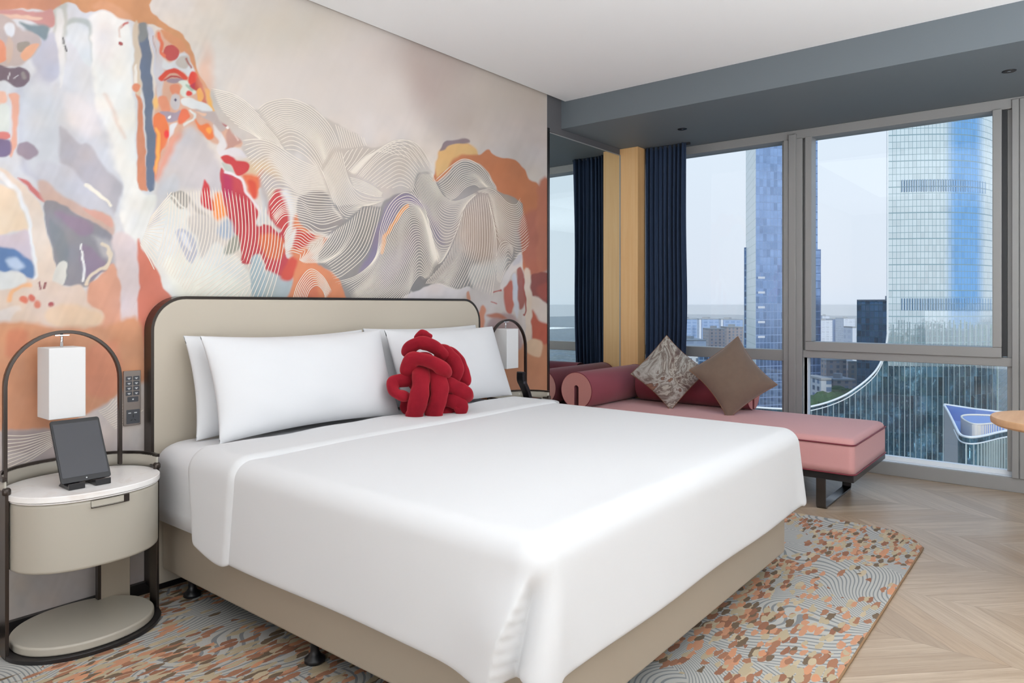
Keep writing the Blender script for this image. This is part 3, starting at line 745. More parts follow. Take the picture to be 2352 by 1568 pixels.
# posts, gallery rail, back panel
for sx in (-1, 1):
    x = NX+sx*0.256; MB().box(x-0.006, x+0.006, NY-0.03, NY+0.03, 0.02, 0.60).build('post', M['bronze'], ns, bevel=0.002)
    MB().lathe([(0.012, 0.588), (0.014, 0.592), (0.014, 0.606), (0.010, 0.612)], x, NY-0.02, 16).build('rail_end', M['bronze'], ns, smooth=True)
back = [p for p in oval(NX, NY, 0.262, 0.225, n=96) if p[1] >= NY-0.022]
back.sort(key=lambda p: -math.atan2(p[1]-NY+0.03, p[0]-NX))
MB().tube([(p[0], p[1], 0.640) for p in back], 0.006, rect=(0.012, 0.012)).build('gallery_rail', M['bronze'], ns)
rows = [[(p[0], p[1], z) for p in back] for z in (0.585, 0.636)]
g = MB().grid(rows).build('gallery_panel', M['stand_leather'], ns, smooth=True); s_ = g.modifiers.new('solid', 'SOLIDIFY'); s_.thickness = 0.006
MB().box(NX+0.11, NX+0.225, NY+0.150, NY+0.168, 0.03, 0.33).build('back_panel', M['leather_base'], ns, bevel=0.003)
MB().box(NX+0.100, NX+0.112, NY+0.148, NY+0.172, 0.03, 0.33).build('panel_edge', M['bronze'], ns)
# arch that carries the lamp
AY = 3.05; ax0, ax1 = 0.829, 1.224; rA = (ax1-ax0)/2; axc = (ax0+ax1)/2; zc = 1.146-rA
arch = [(ax0, AY, 0.60)] + [(ax0, AY, 0.60+(zc-0.60)*i/6) for i in range(1, 6)] + [(axc+rA*math.cos(PI-PI*i/28), AY, zc+rA*math.sin(PI-PI*i/28)) for i in range(29)] + [(ax1, AY, 0.60+(zc-0.60)*(6-i)/6) for i in range(1, 7)]
ar = MB().tube(arch, 0.01, rect=(0.013, 0.020), up=(0, 1, 0)).build('arch', M['bronze'], ns, bevel=0.002)
lp = empty('hanging_lamp', (axc, AY, 1.09)); tag(lp, 'white square column lamp shade hanging in the arch beside the tablet', 'lamp', 'arch lamps beside the bed')
SXc, SYc = 1.012, 3.047
MB().box(SXc-0.0625, SXc+0.0625, SYc-0.0625, SYc+0.0625, 0.820, 1.088).build('lamp_shade', M['shade'], lp, bevel=0.003)
MB().tube([(SXc, SYc, 1.085), (SXc, SYc, 1.140)], 0.005, n=12).build('stem', M['chrome'], lp, smooth=True)
MB().box(SXc-0.025, SXc+0.025, SYc-0.008, SYc+0.008, 1.131, 1.136).build('canopy_plate', M['chrome'], lp, bevel=0.001)
DXN = 2.700
n2 = copy_tree(ns, delta=(DXN, 0, 0)); n2['label'] = 'oval nightstand with metal arch half hidden on the far side of the bed'
l2 = copy_tree(lp, delta=(DXN-0.013, 0, 0)); l2['label'] = 'white square column lamp shade hanging on the far side of the bed'

# tablet on its stand
tb = empty('tablet', (1.02, 2.85, 0.60)); tag(tb, 'black tablet computer propped upright on the left marble top', 'tablet')
def local_parts(e, items):
    for (name, mb, mat, kw) in items:
        o = mb.build(name, M[mat], None, **kw); o.parent = e
tb.rotation_euler = (R_(-29), 0, 0); tb.location = (1.027, 2.845, 0.603)
W_, H_ = 0.168, 0.245
def slab(w, z0, z1, y0, y1, r): return xz_slab(rrect(-w/2, w/2, z0, z1, r, 6), y0, y1)
local_parts(tb, [('body', slab(W_, 0, H_, -0.004, 0.004, 0.010), 'black', dict(bevel=0.002)),
                 ('display', slab(W_-0.014, 0.020, H_-0.016, -0.0050, -0.0038, 0.003), 'screen', {})])
hbm = MB().lathe([(0.0, 0), (0.0045, 0), (0.0045, 0.0010), (0.0, 0.0010)], 0, 0, 20).build('home_button', M['key_mark'], None); hbm.parent = tb
hbm.location = (0, -0.0052, 0.0105); hbm.rotation_euler = (PI/2, 0, 0); hbm.scale = (0.55, 0.55, 1)
st = empty('tablet_stand', (1.0, 2.85, 0.588)); tag(st, 'small black two-footed stand holding the tablet', 'stand')
for dx in (-0.045, 0.042):
    m = MB()
    c0 = Vector((1.024+dx, 2.825, 0.589)); ux = Vector((1, 0, 0)); uy = Vector((0, 1, 0))
    prof = [(-0.012, 0.0), (-0.012, 0.020), (-0.008, 0.022), (0.0, 0.012), (0.075, 0.012), (0.090, 0.0)]
    vs = [c0+ux*s+uy*(p-0.015)+Vector((0, 0, z)) for s in (-0.026, 0.026) for p, z in prof]; k = len(prof)
    m.add(vs, [tuple(range(k)), tuple(reversed(range(k, 2*k)))]+[(i, k+i, k+(i+1) % k, (i+1) % k) for i in range(k)])
    m.build('foot', M['black'], st, bevel=0.001)
m = MB(); m.tube([(1.027, 2.95, 0.598), (1.027, 2.905, 0.68)], 0.005, rect=(0.09, 0.004), up=(0, 1, 0)); m.build('back_rest', M['black'], st)

# telephone handset on the far nightstand
ph = empty('telephone', (3.77, 2.93, 0.588)); tag(ph, 'black telephone handset standing in its cradle on the far nightstand', 'telephone')
MB().prism(rrect(3.66, 3.86, 2.85, 2.98, 0.02), 0.588, 0.618).build('cradle', M['black'], ph, bevel=0.006)
hp = catmull([(3.800, 2.93, 0.610), (3.775, 2.93, 0.665), (3.745, 2.93, 0.71), (3.722, 2.93, 0.745), (3.722, 2.93, 0.80)], 8)
MB().tube([tuple(p) for p in hp], 0.02, rect=(0.030, 0.055), up=(0, 1, 0), rfun=None).build('handset', M['black'], ph, bevel=0.006)
MB().box(3.712, 3.732, 2.9005, 2.9045, 0.72, 0.735).build('button', M['socket_dark'], ph)

# ------------------------------------------------------------------ switch plate
sp = empty('control_panel', (1.32, WY-0.02, 0.85)); tag(sp, 'bronze wall plate with eight light keys and a power socket beside the headboard', 'switch panel')
def plate(x0, x1, z0, z1, y0, y1): return xz_slab(rrect(x0, x1, z0, z1, 0.003, 4), y0, y1)
PX0, PX1, PZ0, PZ1 = 1.283, 1.352, 0.735, 0.968
YF = WY-0.024
plate(PX0, PX1, PZ0, PZ1, YF, WY-0.01).build('plate', M['socket'], sp, bevel=0.0015)
for r in range(4):
    for c_ in range(2):
        x = PX0+0.020+c_*0.030; z = PZ1-0.032-r*0.0215
        k = plate(x-0.0125, x+0.0125, z-0.009, z+0.009, YF-0.0015, YF+0.001).build('key', M['socket_dark'], sp)
        MB().box(x-0.006, x+0.006, YF-0.0024, YF-0.0014, z-0.0005, z+0.0025).box(x-0.003, x+0.003, YF-0.0024, YF-0.0014, z-0.004, z-0.001).build('symbol', M['key_mark'], k)
x, z = PX0+0.036, PZ1-0.122
k = plate(x-0.022, x+0.022, z-0.011, z+0.011, YF-0.0015, YF+0.001).build('key', M['socket_dark'], sp)
MB().box(x-0.003, x+0.003, YF-0.0024, YF-0.0014, z-0.003, z+0.003).build('symbol', M['key_mark'], k)
x, z = PX0+0.037, PZ0+0.037
k = plate(x-0.027, x+0.027, z-0.030, z+0.030, YF-0.0015, YF+0.001).build('power_socket', M['socket_dark'], sp)
h = MB(); h.box(x-0.0015, x+0.0015, YF-0.0022, YF-0.001, z-0.004, z+0.010)
for s_i in (-1, 1): h.tube([(x+s_i*0.004, YF-0.0017, z-0.012), (x+s_i*0.011, YF-0.0017, z-0.017)], 0.001, rect=(0.003, 0.001), up=(0, 1, 0))
h.build('socket_holes', M['black'], k)
MB().box(x-0.020, x-0.009, YF-0.0024, YF-0.0014, z+0.014, z+0.018).box(x+0.004, x+0.015, YF-0.0024, YF-0.0014, z+0.014, z+0.018).build('symbol', M['key_mark'], k)

# ------------------------------------------------------------------ round table at the right edge
tx, ty = 3.888, 0.018
tt = empty('round_table', (tx, ty, 0)); tag(tt, 'round light oak table top just entering at the right edge', 'table')
MB().lathe([(0.0, 0.712), (0.285, 0.712), (0.300, 0.722), (0.302, 0.740), (0.298, 0.750), (0.0, 0.750)], tx, ty, 96).build('table_top', M['table_wood'], tt, bevel=0.002)
MB().lathe([(0.028, 0.02), (0.028, 0.712)], tx+0.04, ty-0.02, 24).build('pedestal', M['bronze'], tt, smooth=True)
MB().lathe([(0.0, 0.0), (0.19, 0.0), (0.19, 0.012), (0.03, 0.022)], tx+0.04, ty-0.02, 48).build('foot_plate', M['bronze'], tt, smooth=False)
# ------------------------------------------------------------------ painted wall: colours sit on a fine mesh, lines are raised ribs
MX0, MX1, MZ0, MZ1 = 0.30, 4.345, 0.03, ZC+0.15; MYF = WY-0.012
CELL = 0.0045
nx = int((MX1-MX0)/CELL)+1; nz = int((MZ1-MZ0)/CELL)+1
gx, gz = np.meshgrid(np.linspace(MX0, MX1, nx), np.linspace(MZ0, MZ1, nz))
cfx, cfy = CF.x, CF.y; crx, cry = CR.x, CR.y
def wall_to_px(x, z):
    d = x*cfx + MYF*cfy; r = x*crx + MYF*cry
    return CX + FPX*r/d, CY - FPX*(z-CAMZ)/d
def px_to_wall(px, py): p = on_y(px, py, MYF); return p.x, p.z
U, V = wall_to_px(gx, gz)
def lattice(seed, sc):
    """smooth value noise on the wall, sc = feature size in picture units"""
    r = np.random.RandomState(seed); g = r.rand(160, 160)
    a = (U+600)/sc; b2 = (V+900)/sc; i = np.floor(a).astype(int); j = np.floor(b2).astype(int); fa = a-i; fb = b2-j
    fa = fa*fa*(3-2*fa); fb = fb*fb*(3-2*fb); i %= 159; j %= 159
    return (g[j, i]*(1-fa)+g[j, i+1]*fa)*(1-fb)+(g[j+1, i]*(1-fa)+g[j+1, i+1]*fa)*fb
n1, n2_ = lattice(1, 38), lattice(2, 38); n3, n4 = lattice(3, 13), lattice(4, 13); n5 = lattice(5, 90); n6 = lattice(6, 160)
UW = U + (n1-.5)*9 + (n3-.5)*4.0; VW = V + (n2_-.5)*9 + (n4-.5)*4.0
img = np.zeros((nz, nx, 3)); 
def C3(c): return np.array([s2l(v) for v in c])
base = C3((222, 212, 204)); img[:] = base
def lay(alpha, c): 
    a = alpha[..., None]; img[:] = img*(1-a)+C3(c)*a
def poly(c, soft, pts, closed=True, rough=1.0, op=1.0, straight=False):
    P = np.array(pts, float) if straight else catmull(pts, 5, True)
    x0, y0 = P.min(0)-soft*2-8; x1, y1 = P.max(0)+soft*2+8
    sel = (UW > x0) & (UW < x1) & (VW > y0) & (VW < y1)
    if not sel.any(): return
    u = UW[sel]; v = VW[sel]; inside = np.zeros(u.shape, bool); dmin = np.full(u.shape, 1e9)
    n = len(P)
    for k in range(n):
        ax, ay = P[k]; bx_, by_ = P[(k+1) % n]
        if ay != by_:
            cnd = (ay > v) != (by_ > v); xi = (bx_-ax)*(v-ay)/(by_-ay)+ax; inside ^= cnd & (u < xi)
        dx, dy = bx_-ax, by_-ay; L = dx*dx+dy*dy+1e-9
        t = np.clip(((u-ax)*dx+(v-ay)*dy)/L, 0, 1); dmin = np.minimum(dmin, (u-ax-t*dx)**2+(v-ay-t*dy)**2)
    sd = np.sqrt(dmin)*np.where(inside, 1, -1); a = np.clip(sd/(2*soft)+0.5, 0, 1); a = a*a*(3-2*a)*op
    img[sel] = img[sel]*(1-a[:, None])+C3(c)*a[:, None]
def blob(c, x, y, rx, ry, soft, op=1.0):
    d = np.sqrt(((UW-x)/rx)**2+((VW-y)/ry)**2); a = np.clip((1-d)*min(rx, ry)/(2*soft)+0.5, 0, 1); lay(a*a*(3-2*a)*op, c)
def stroke(c, w, soft, pts, op=1.0):
    P = catmull(pts, 6); x0, y0 = P.min(0)-w-soft*2-8; x1, y1 = P.max(0)+w+soft*2+8
    sel = (UW > x0) & (UW < x1) & (VW > y0) & (VW < y1); u = UW[sel]; v = VW[sel]; dmin = np.full(u.shape, 1e9)
    for k in range(len(P)-1):
        ax, ay = P[k]; dx, dy = P[k+1]-P[k]; L = dx*dx+dy*dy+1e-9; t = np.clip(((u-ax)*dx+(v-ay)*dy)/L, 0, 1)
        dmin = np.minimum(dmin, (u-ax-t*dx)**2+(v-ay-t*dy)**2)
    a = np.clip((w/2-np.sqrt(dmin))/(2*soft)+0.5, 0, 1)*op; img[sel] = img[sel]*(1-a[:, None])+C3(c)*a[:, None]
def pts(s): return [tuple(float(q) for q in p.split(',')) for p in s.split()]
PAINT = """
b 224,213,206 860,160 260,150 90
b 196,178,170 1010,150 75,120 40
b 204,188,180 1080,120 160,60 50
b 200,186,178 1060,260 60,80 40
b 206,194,184 1180,200 110,160 60
b 212,200,196 1190,330 90,60 40
b 218,208,196 640,60 160,60 50
p 214,214,218 14 -80,-60 230,-60 300,40 330,120 350,430 400,500 470,680 330,700 320,1100 -300,1100 -300,-60
p 236,234,230 5 200,40 250,28 300,70 305,200 312,330 322,430 345,450 352,470 350,540 470,560 560,640 585,700 400,700 330,610 300,560 278,500 280,420 250,370 232,320 222,250 215,180 208,100
p 228,222,218 14 222,60 258,60 262,120 240,160 222,120
p 230,228,222 5 345,445 420,470 480,540 560,610 590,700 420,700 350,620 300,560 320,480
p 238,236,224 12 380,590 470,600 540,640 560,700 430,700
p 196,196,206 8 30,210 70,180 130,90 142,150 112,205 128,300 120,380 130,450 90,420 50,380 45,300
p 206,208,214 12 50,200 130,200 200,230 240,300 268,390 275,490 200,470 120,420 60,360
p 206,206,210 10 118,210 130,190 180,210 225,290 205,325 180,325 140,290
p 222,216,216 14 150,215 200,225 228,260 230,300 200,312 160,280
p 184,180,186 5 137,292 160,312 185,330 205,330 250,392 275,420 278,450 262,500 235,470 180,410 140,370
p 200,200,208 8 90,370 150,380 215,440 262,490 258,510 190,490 120,450 90,410
p 184,190,187 5 150,50 190,40 208,60 212,135 196,118 168,90 150,80
p 196,196,190 4 120,0 148,0 152,110 142,150 128,120 122,60
p 190,190,202 6 92,92 130,80 142,140 118,185 88,170 70,130
p 224,222,220 4 128,30 142,30 148,150 138,200 132,120
l 90,88,92 3 1 149,86 150,94 149,100
l 90,88,92 4 1 151,106 152,118
p 214,218,220 4 156,60 200,60 212,140 205,150 175,110 158,90
l 238,232,218 9 1.5 195,422 215,436 240,458 254,472
l 226,202,190 9 4 240,215 255,240 270,280 284,315 op.6
p 208,152,112 2 -80,-60 335,-60 342,12 352,32 368,48 385,60 410,72 424,90 437,112 450,150 470,190 484,225 486,262 474,240 462,205 448,170 432,148 415,142 405,118 400,95 385,78 368,66 345,56 318,56 298,48 275,40 245,24 215,26 190,26 168,8 130,8 60,20 -80,24
p 214,160,125 5 225,6 275,14 300,45 275,42 245,24 215,20
p 206,146,120 3 -80,0 120,-10 122,22 60,22 -80,24
p 202,150,146 3 -40,24 40,24 92,28 118,18 124,55 110,66 60,46 -40,42
p 226,190,172 3 -20,34 50,36 95,40 90,48 40,44 -20,42
p 132,146,152 4 46,52 70,58 95,56 114,68 106,92 84,80 58,66
p 192,176,172 3 -20,42 22,42 48,66 78,72 94,98 66,138 34,152 -20,150
b 224,224,228 24,66 12,14 3
p 160,150,140 2 38,100 52,92 68,96 62,112 44,122
p 226,152,122 2 -20,92 10,94 12,138 -20,146
p 226,172,142 2 46,128 70,100 88,100 72,128 56,142
p 205,180,165 3 18,80 30,96 24,140 12,144
p 124,108,118 2 -20,148 18,158 42,152 62,164 68,180 60,194 38,198 14,186 -20,182
l 205,200,204 3 1 20,168 18,182
l 190,185,190 3 1 32,180 40,172
l 150,142,140 8 2 50,168 56,178
p 234,186,166 3 -20,212 12,210 10,236 -20,250
p 228,172,150 3 20,214 42,214 44,238 40,300 38,335 26,362 22,340 30,290 24,240
p 216,222,218 4 -8,246 18,246 22,296 -8,300
p 216,132,126 2 -20,304 18,304 20,318 -20,322
p 128,114,144 3 -20,324 22,322 24,354 -20,352
p 160,146,158 3 42,330 62,324 86,342 78,360 60,366 42,354
p 112,122,142 2 314,60 334,60 345,130 352,230 357,330 358,420 350,434 342,434 337,400 334,300 328,200 318,110
p 138,140,140 4 314,56 334,56 338,88 318,92
p 212,142,112 2 313,220 322,220 330,300 337,400 341,434 332,438 320,425 315,330
p 214,194,172 3 304,56 314,58 322,140 327,212 312,214 306,140
p 236,228,220 2 311,150 316,150 317,190 310,190
b 222,144,114 315,203 10,11 2
l 196,110,104 4 1.5 278,64 285,56 292,54
b 168,92,92 277,101 5,5 1.5
l 218,196,186 4 2 276,85 274,70 280,60
p 202,202,214 3 336,62 352,78 364,130 366,190 360,240 354,160 344,100
l 180,158,152 2 1 350,85 356,130 364,178
p 216,172,150 4 356,74 405,92 440,160 470,210 490,262 520,290 556,310 552,338 500,330 440,312 400,330 378,370 362,412 357,330 355,230 362,160
p 206,200,204 3 356,90 372,130 374,180 366,230 358,200
p 214,150,112 3 370,70 405,84 432,120 455,165 470,195 474,220 456,190 436,150 408,116 384,92
p 216,216,218 3 372,138 392,143 420,118 440,150 448,165 432,178 412,160 376,158
p 196,186,178 3 402,140 422,124 434,140 424,156 404,150
b 190,90,88 391,122 18,19 1.5
l 224,122,94 8 1.5 364,80 370,100 366,122 376,132
l 170,108,100 4 1.5 424,132 432,146 438,156
l 216,86,70 11 1.5 369,182 378,168 394,161 410,166 424,182
l 178,72,78 4 1.5 376,184 390,174 406,176 420,188
p 164,144,154 2 380,184 394,178 412,182 424,190 402,192 386,190
b 222,144,116 400,207 13,13 2
p 216,222,214 2 408,190 428,188 442,204 448,214 430,224 412,216 418,202
p 168,190,176 2 428,196 444,206 440,212 428,204
b 222,80,68 445,184 14,20 2
p 184,70,84 2 436,198 454,186 462,196 450,208 438,204
p 200,90,72 2 455,176 464,196 476,232 464,226 452,208 446,204
p 242,172,88 1.5 450,208 460,202 468,222 462,228 455,225
p 246,182,80 3 470,204 482,208 490,236 494,258 484,252 477,230
b 232,176,148 474,172 17,55 13 op.6
p 222,220,218 2 418,228 440,225 478,235 486,254 450,248 425,242
b 216,80,75 435,217 7,5 1.5
b 200,192,194 402,236 14,19 2
b 62,56,92 403,231 3,3.5 1
b 242,190,122 358,236 7,14 3
p 226,150,120 2 364,224 380,226 388,258 370,254
p 168,152,166 2 368,256 400,262 414,255 420,275 395,284 372,276
b 130,92,78 364,264 4,5 1.5
b 240,236,240 392,271 3.5,3.5 1
p 232,128,84 2 356,270 376,266 386,282 388,312 380,335 368,350 364,402 357,400
p 248,176,96 3 357,300 366,310 364,380 358,392
b 236,74,74 382,312 5,10 2
p 224,222,226 2 392,290 408,286 402,300 388,322 385,334 388,304
p 228,120,90 2 416,256 430,250 438,266 430,280 416,290 410,284
l 222,222,218 5 1.5 440,252 448,262 442,278 424,290
p 192,176,172 3 448,250 490,252 511,256 521,292 505,302 490,285 478,272
p 230,186,160 2 450,254 474,255 470,262
p 178,94,98 1.5 496,252 509,252 522,292 510,284
p 224,212,206 1.5 511,254 530,258 524,292
p 196,152,138 3 530,266 545,270 560,300 556,324 540,335 530,346 518,344 522,318 523,298
b 240,238,234 522,294 3.5,3.5 1
l 228,200,190 3 1.5 544,276 540,300 546,320
p 206,198,198 10 420,300 444,292 462,312 482,340 500,360 512,400 508,432 488,442 450,434 400,434 366,462 362,410 385,350
p 228,162,142 9 392,318 412,308 392,360 372,404 362,408 372,360
p 238,130,80 3 448,274 460,284 476,280 490,300 494,314 478,322 464,310
b 248,166,86 480,298 7,8 3
p 222,216,214 3 490,286 504,298 518,314 522,336 508,352 500,344 506,325 496,306
p 206,203,206 6 402,402 368,430 348,500 342,524 365,500 380,462 410,432
p 222,216,218 2 505,350 530,340 545,342 576,355 560,362 540,370 514,360
p 204,194,186 3 482,208 520,212 560,228 590,250 622,234 664,229 712,242 745,268 775,288 800,300 828,312 842,338 880,336 920,318 962,335 990,380 996,398 966,396 945,440 925,444 900,450 886,466 872,474 770,466 745,446 700,450 640,440 600,400 556,346 556,324 520,290 500,270
p 216,206,198 6 640,345 700,352 745,400 770,440 760,466 700,450 650,420 610,380
p 214,190,160 16 540,372 600,370 640,400 640,440 600,450 560,410
p 198,82,88 2 508,385 525,395 543,402 556,414 565,440 580,456 592,475 590,500 587,512 598,520 606,512 640,530 655,520 655,560 660,590 690,600 672,636 655,642 625,634 613,622 606,600 595,580 586,600 568,606 553,602 556,580 540,550 520,500 510,460 506,430
p 224,118,84 7 556,400 575,400 592,405 606,396 602,430 590,455 580,455 566,430
p 215,90,72 5 570,420 586,420 592,450 582,456
p 186,66,98 8 512,400 532,404 530,450 512,450
p 190,70,80 8 540,440 560,450 580,490 560,520 545,490
p 220,120,86 7 598,545 640,540 660,560 640,590 610,590
p 200,74,76 2 511,362 522,357 535,360 545,368 560,368 572,378 570,390 560,398 550,400 543,390 535,378 518,371
p 192,194,184 2 512,371 532,378 543,392 530,391 518,384
p 206,74,78 2.5 465,436 472,412 479,425 486,455 496,470 490,482 475,478 465,460
p 246,156,96 6 490,445 504,442 511,465 518,490 510,500 494,505 488,480
p 176,168,160 2 389,446 405,438 425,440 440,455 432,474 414,478 398,462
l 236,232,224 4 1 392,448 410,462 425,476
p 190,180,172 5 435,450 455,468 480,500 472,508 455,490
p 210,202,196 5 434,500 460,490 490,505 512,540 484,562 460,590 450,545 434,530
p 196,196,206 2.5 402,532 420,525 442,545 450,582 434,602 415,572
p 228,228,232 3 410,538 422,534 434,560 436,580 420,562
p 180,190,206 6 498,525 520,505 535,530 526,550 505,545
p 166,166,156 4 513,578 535,542 550,560 548,576 530,585
l 230,222,224 6 1.5 520,392 543,400 556,412 565,440 580,460 592,478 597,495 590,514
l 212,210,208 11 2.5 603,438 606,470 600,500 594,516
l 216,212,208 8 2.5 606,488 622,505 640,528
p 176,192,200 3 575,602 592,582 606,610 612,650 610,700 584,700 574,650
p 182,190,190 4 612,625 640,632 672,640 672,700 612,700
p 206,86,86 4 612,470 625,446 645,430 660,440 670,470 668,500 656,530 638,522 618,500
p 190,180,176 9 600,400 640,410 668,440 640,432 620,440 608,470
l 230,226,224 16 5 656,440 668,470 672,520 674,560
p 226,146,108 4 665,592 700,588 740,608 790,650 815,700 668,700 672,640
p 216,128,100 8 690,640 720,640 730,700 690,700
p 214,94,80 5 655,602 685,580 682,612 668,640 640,636
p 226,142,106 6 680,492 720,500 742,520 705,538 742,545 760,550 730,575 700,600 672,585 658,555 672,530
p 208,88,80 3 678,524 700,536 722,545 716,565 690,570 672,566
p 228,224,220 4 652,560 665,540 680,525 676,555 662,572
p 222,204,190 5 708,566 742,545 736,575 722,588
p 162,154,152 4 688,455 715,442 745,445 760,455 770,480 785,500 802,503 784,526 752,537 712,531 688,505
p 166,159,156 2.5 762,460 780,468 835,470 830,486 800,504 786,495
p 158,152,148 2.5 828,474 873,474 886,462 900,448 925,440 945,438 952,418 962,394 990,393 1000,412 1016,412 1040,380 1065,367 1090,372 1112,388 1132,422 1146,440 1200,462 1205,560 1170,620 1142,680 1108,684 1075,657 1050,660 1010,650 965,660 945,668 930,700 812,700 772,632 730,602 745,560 790,510
p 206,200,194 7 1080,612 1110,600 1165,585 1150,640 1110,680 1080,650
p 176,168,164 18 1020,470 1060,430 1090,460 1050,560 1010,600 990,580
p 186,168,156 16 1056,490 1110,440 1180,470 1186,560 1120,600 1064,570
p 150,138,160 7 873,505 900,457 925,444 958,452 985,482 952,472 926,472 900,512 880,560 858,602 824,626 848,572
p 148,140,150 8 980,470 1005,510 1020,560 1000,540 985,500
p 162,152,156 12 880,600 920,560 950,520 960,560 920,620 880,660
l 242,168,112 8 1.5 936,474 915,494 897,525 884,556 876,576
p 222,212,210 2 945,670 985,656 1010,649 1050,662 1073,656 1080,700 925,700
p 140,136,134 2 947,666 956,640 966,634 975,643 1010,640 1032,650 1002,652 967,663
p 204,132,96 2 996,410 1006,384 1012,350 1035,332 1080,330 1095,350 1105,352 1126,342 1142,356 1180,366 1202,386 1216,413 1235,418 1246,430 1275,432 1275,650 1215,645 1196,560 1200,480 1190,462 1148,442 1136,424 1114,388 1092,370 1066,365 1040,378 1015,412 1000,412
p 226,184,128 4 1010,352 1036,330 1080,329 1098,352 1062,354 1036,372 1006,404
p 150,132,136 2 1012,350 1020,326 1035,318 1072,318 1082,328 1042,330 1022,346
p 188,118,98 7 1192,505 1222,480 1275,480 1275,650 1228,642 1202,600 1196,560
p 196,126,102 5 1236,430 1275,430 1275,640 1240,640
p 206,196,190 6 1060,690 1090,650 1160,620 1230,640 1275,640 1275,920 1080,920 1080,720
p 152,92,86 2 1223,634 1275,632 1275,700 1240,686 1223,680
p 170,96,86 5 1240,655 1275,655 1275,690 1240,680
p 206,148,114 5 1100,765 1160,790 1230,785 1275,790 1275,1000 1120,1000
p 224,210,198 4 1224,682 1260,702 1262,770 1236,742 1224,720
p 192,104,84 4 1222,716 1240,735 1262,750 1262,792 1240,790 1222,778
p 226,208,190 3 1206,635 1221,638 1220,780 1207,778
l 216,206,200 8 2 1202,640 1204,700 1203,770
p 192,114,100 3 1157,662 1178,645 1180,710 1166,722 1158,690
p 206,206,212 2.5 1179,642 1190,635 1193,700 1188,735 1182,702
p 168,108,100 2.5 1192,622 1206,632 1207,690 1198,712 1192,700
p 222,214,210 2.5 1150,644 1172,616 1192,582 1200,592 1199,612 1176,636 1159,662 1149,668
p 206,202,206 3 1180,602 1194,584 1198,600 1184,614
p 208,142,114 3 1103,708 1112,698 1118,712 1116,742 1108,775 1100,745
p 180,158,156 5 1122,742 1150,722 1180,726 1198,760 1196,800 1126,800
p 184,124,104 4 1122,722 1140,720 1160,734 1140,734
p 226,196,166 3 1208,792 1226,778 1248,790 1242,822 1216,812
l 170,96,86 3 1 1205,640 1207,715 1204,722
l 178,92,86 2 1 1130,690 1142,694
l 178,92,86 3 1 1134,672 1150,668
p 206,150,126 2 1068,672 1074,668 1078,690 1070,694
p 232,214,200 4 -20,385 10,392 40,415 80,456 105,510 122,570 126,620 116,655 82,655 74,600 70,530 50,470 20,425 -20,400
p 236,236,238 3 -20,392 20,428 45,466 62,520 70,570 75,640 84,655 80,560 70,512 54,462 26,420 -20,382
p 236,214,190 5 -20,430 30,440 56,500 62,530 30,532 -20,540
p 212,198,208 5 -20,545 30,538 65,530 70,605 30,575 -20,572
p 104,134,180 4 -20,575 20,568 38,570 60,588 75,606 78,636 62,637 40,620 -20,618
p 190,206,230 6 12,594 40,590 60,612 42,620 20,610
p 206,122,120 3 40,408 60,414 85,435 102,450 108,468 95,466 80,450 60,430
p 206,178,168 5 85,416 110,418 150,455 200,480 256,502 262,542 222,522 150,482 112,470 95,460
p 218,170,158 3 190,478 225,490 256,506 258,524 220,508
p 150,147,155 3 98,476 120,464 150,478 200,508 240,528 264,548 272,600 268,622 232,628 205,657 190,662 150,656 128,650 122,570
p 156,138,158 6 130,486 170,498 212,520 206,540 180,540 140,502
p 152,136,156 6 188,562 235,590 242,615 205,640 188,620
p 138,141,147 7 115,505 140,520 160,560 156,640 132,602
p 184,178,182 8 215,540 262,560 270,610 250,600
p 222,220,214 2 122,618 145,598 157,604 156,625 142,655 118,655
l 242,240,240 4 1 188,562 187,572
l 242,240,240 5 1 188,578 191,605 188,645
p 222,206,206 6 260,542 320,562 322,700 320,830 276,830 272,650
p 222,166,142 4 195,672 225,640 255,608 270,620 276,700 280,820 200,820
l 228,212,192 8 1.5 236,558 250,568 254,592 246,612 224,622 204,634 195,655
p 215,130,110 3 318,562 330,575 345,600 380,658 398,692 352,705 336,790 320,830
p 226,206,192 4 -40,640 60,638 110,645 150,658 182,655 196,680 202,700 236,722 225,745 182,757 60,752 -40,748
l 242,188,145 11 3 24,690 26,670 46,655 70,652
p 224,224,222 4 -40,620 40,625 60,645 20,660 -40,665
b 222,130,110 55,690 9,10 3
b 216,120,104 72,682 8,9 3
b 222,138,116 84,696 8,9 3
b 178,92,96 115,696 6,6 2
l 150,90,92 4 1 92,648 94,660
l 150,90,92 4 1 104,650 102,660
p 228,218,214 4 -40,722 28,706 50,712 22,730 32,757 -40,752
p 232,204,176 8 110,705 160,700 230,720 225,748 150,752 110,735
p 218,160,126 8 -80,756 160,752 236,750 322,740 330,900 230,935 200,955 130,992 -80,988
p 214,142,112 8 20,765 60,760 60,800 20,820
p 220,150,120 12 200,800 270,790 270,900 200,900
p 196,184,180 5 -80,985 20,988 130,990 135,1060 60,1075 -80,1080
p 178,164,160 6 15,990 100,992 120,1010 60,1040 15,1040
p 216,206,200 7 200,955 260,915 350,900 350,1300 180,1300 170,1010
p 208,198,194 12 -80,1075 130,1060 190,1000 350,1100 350,1700 -80,1700
"""
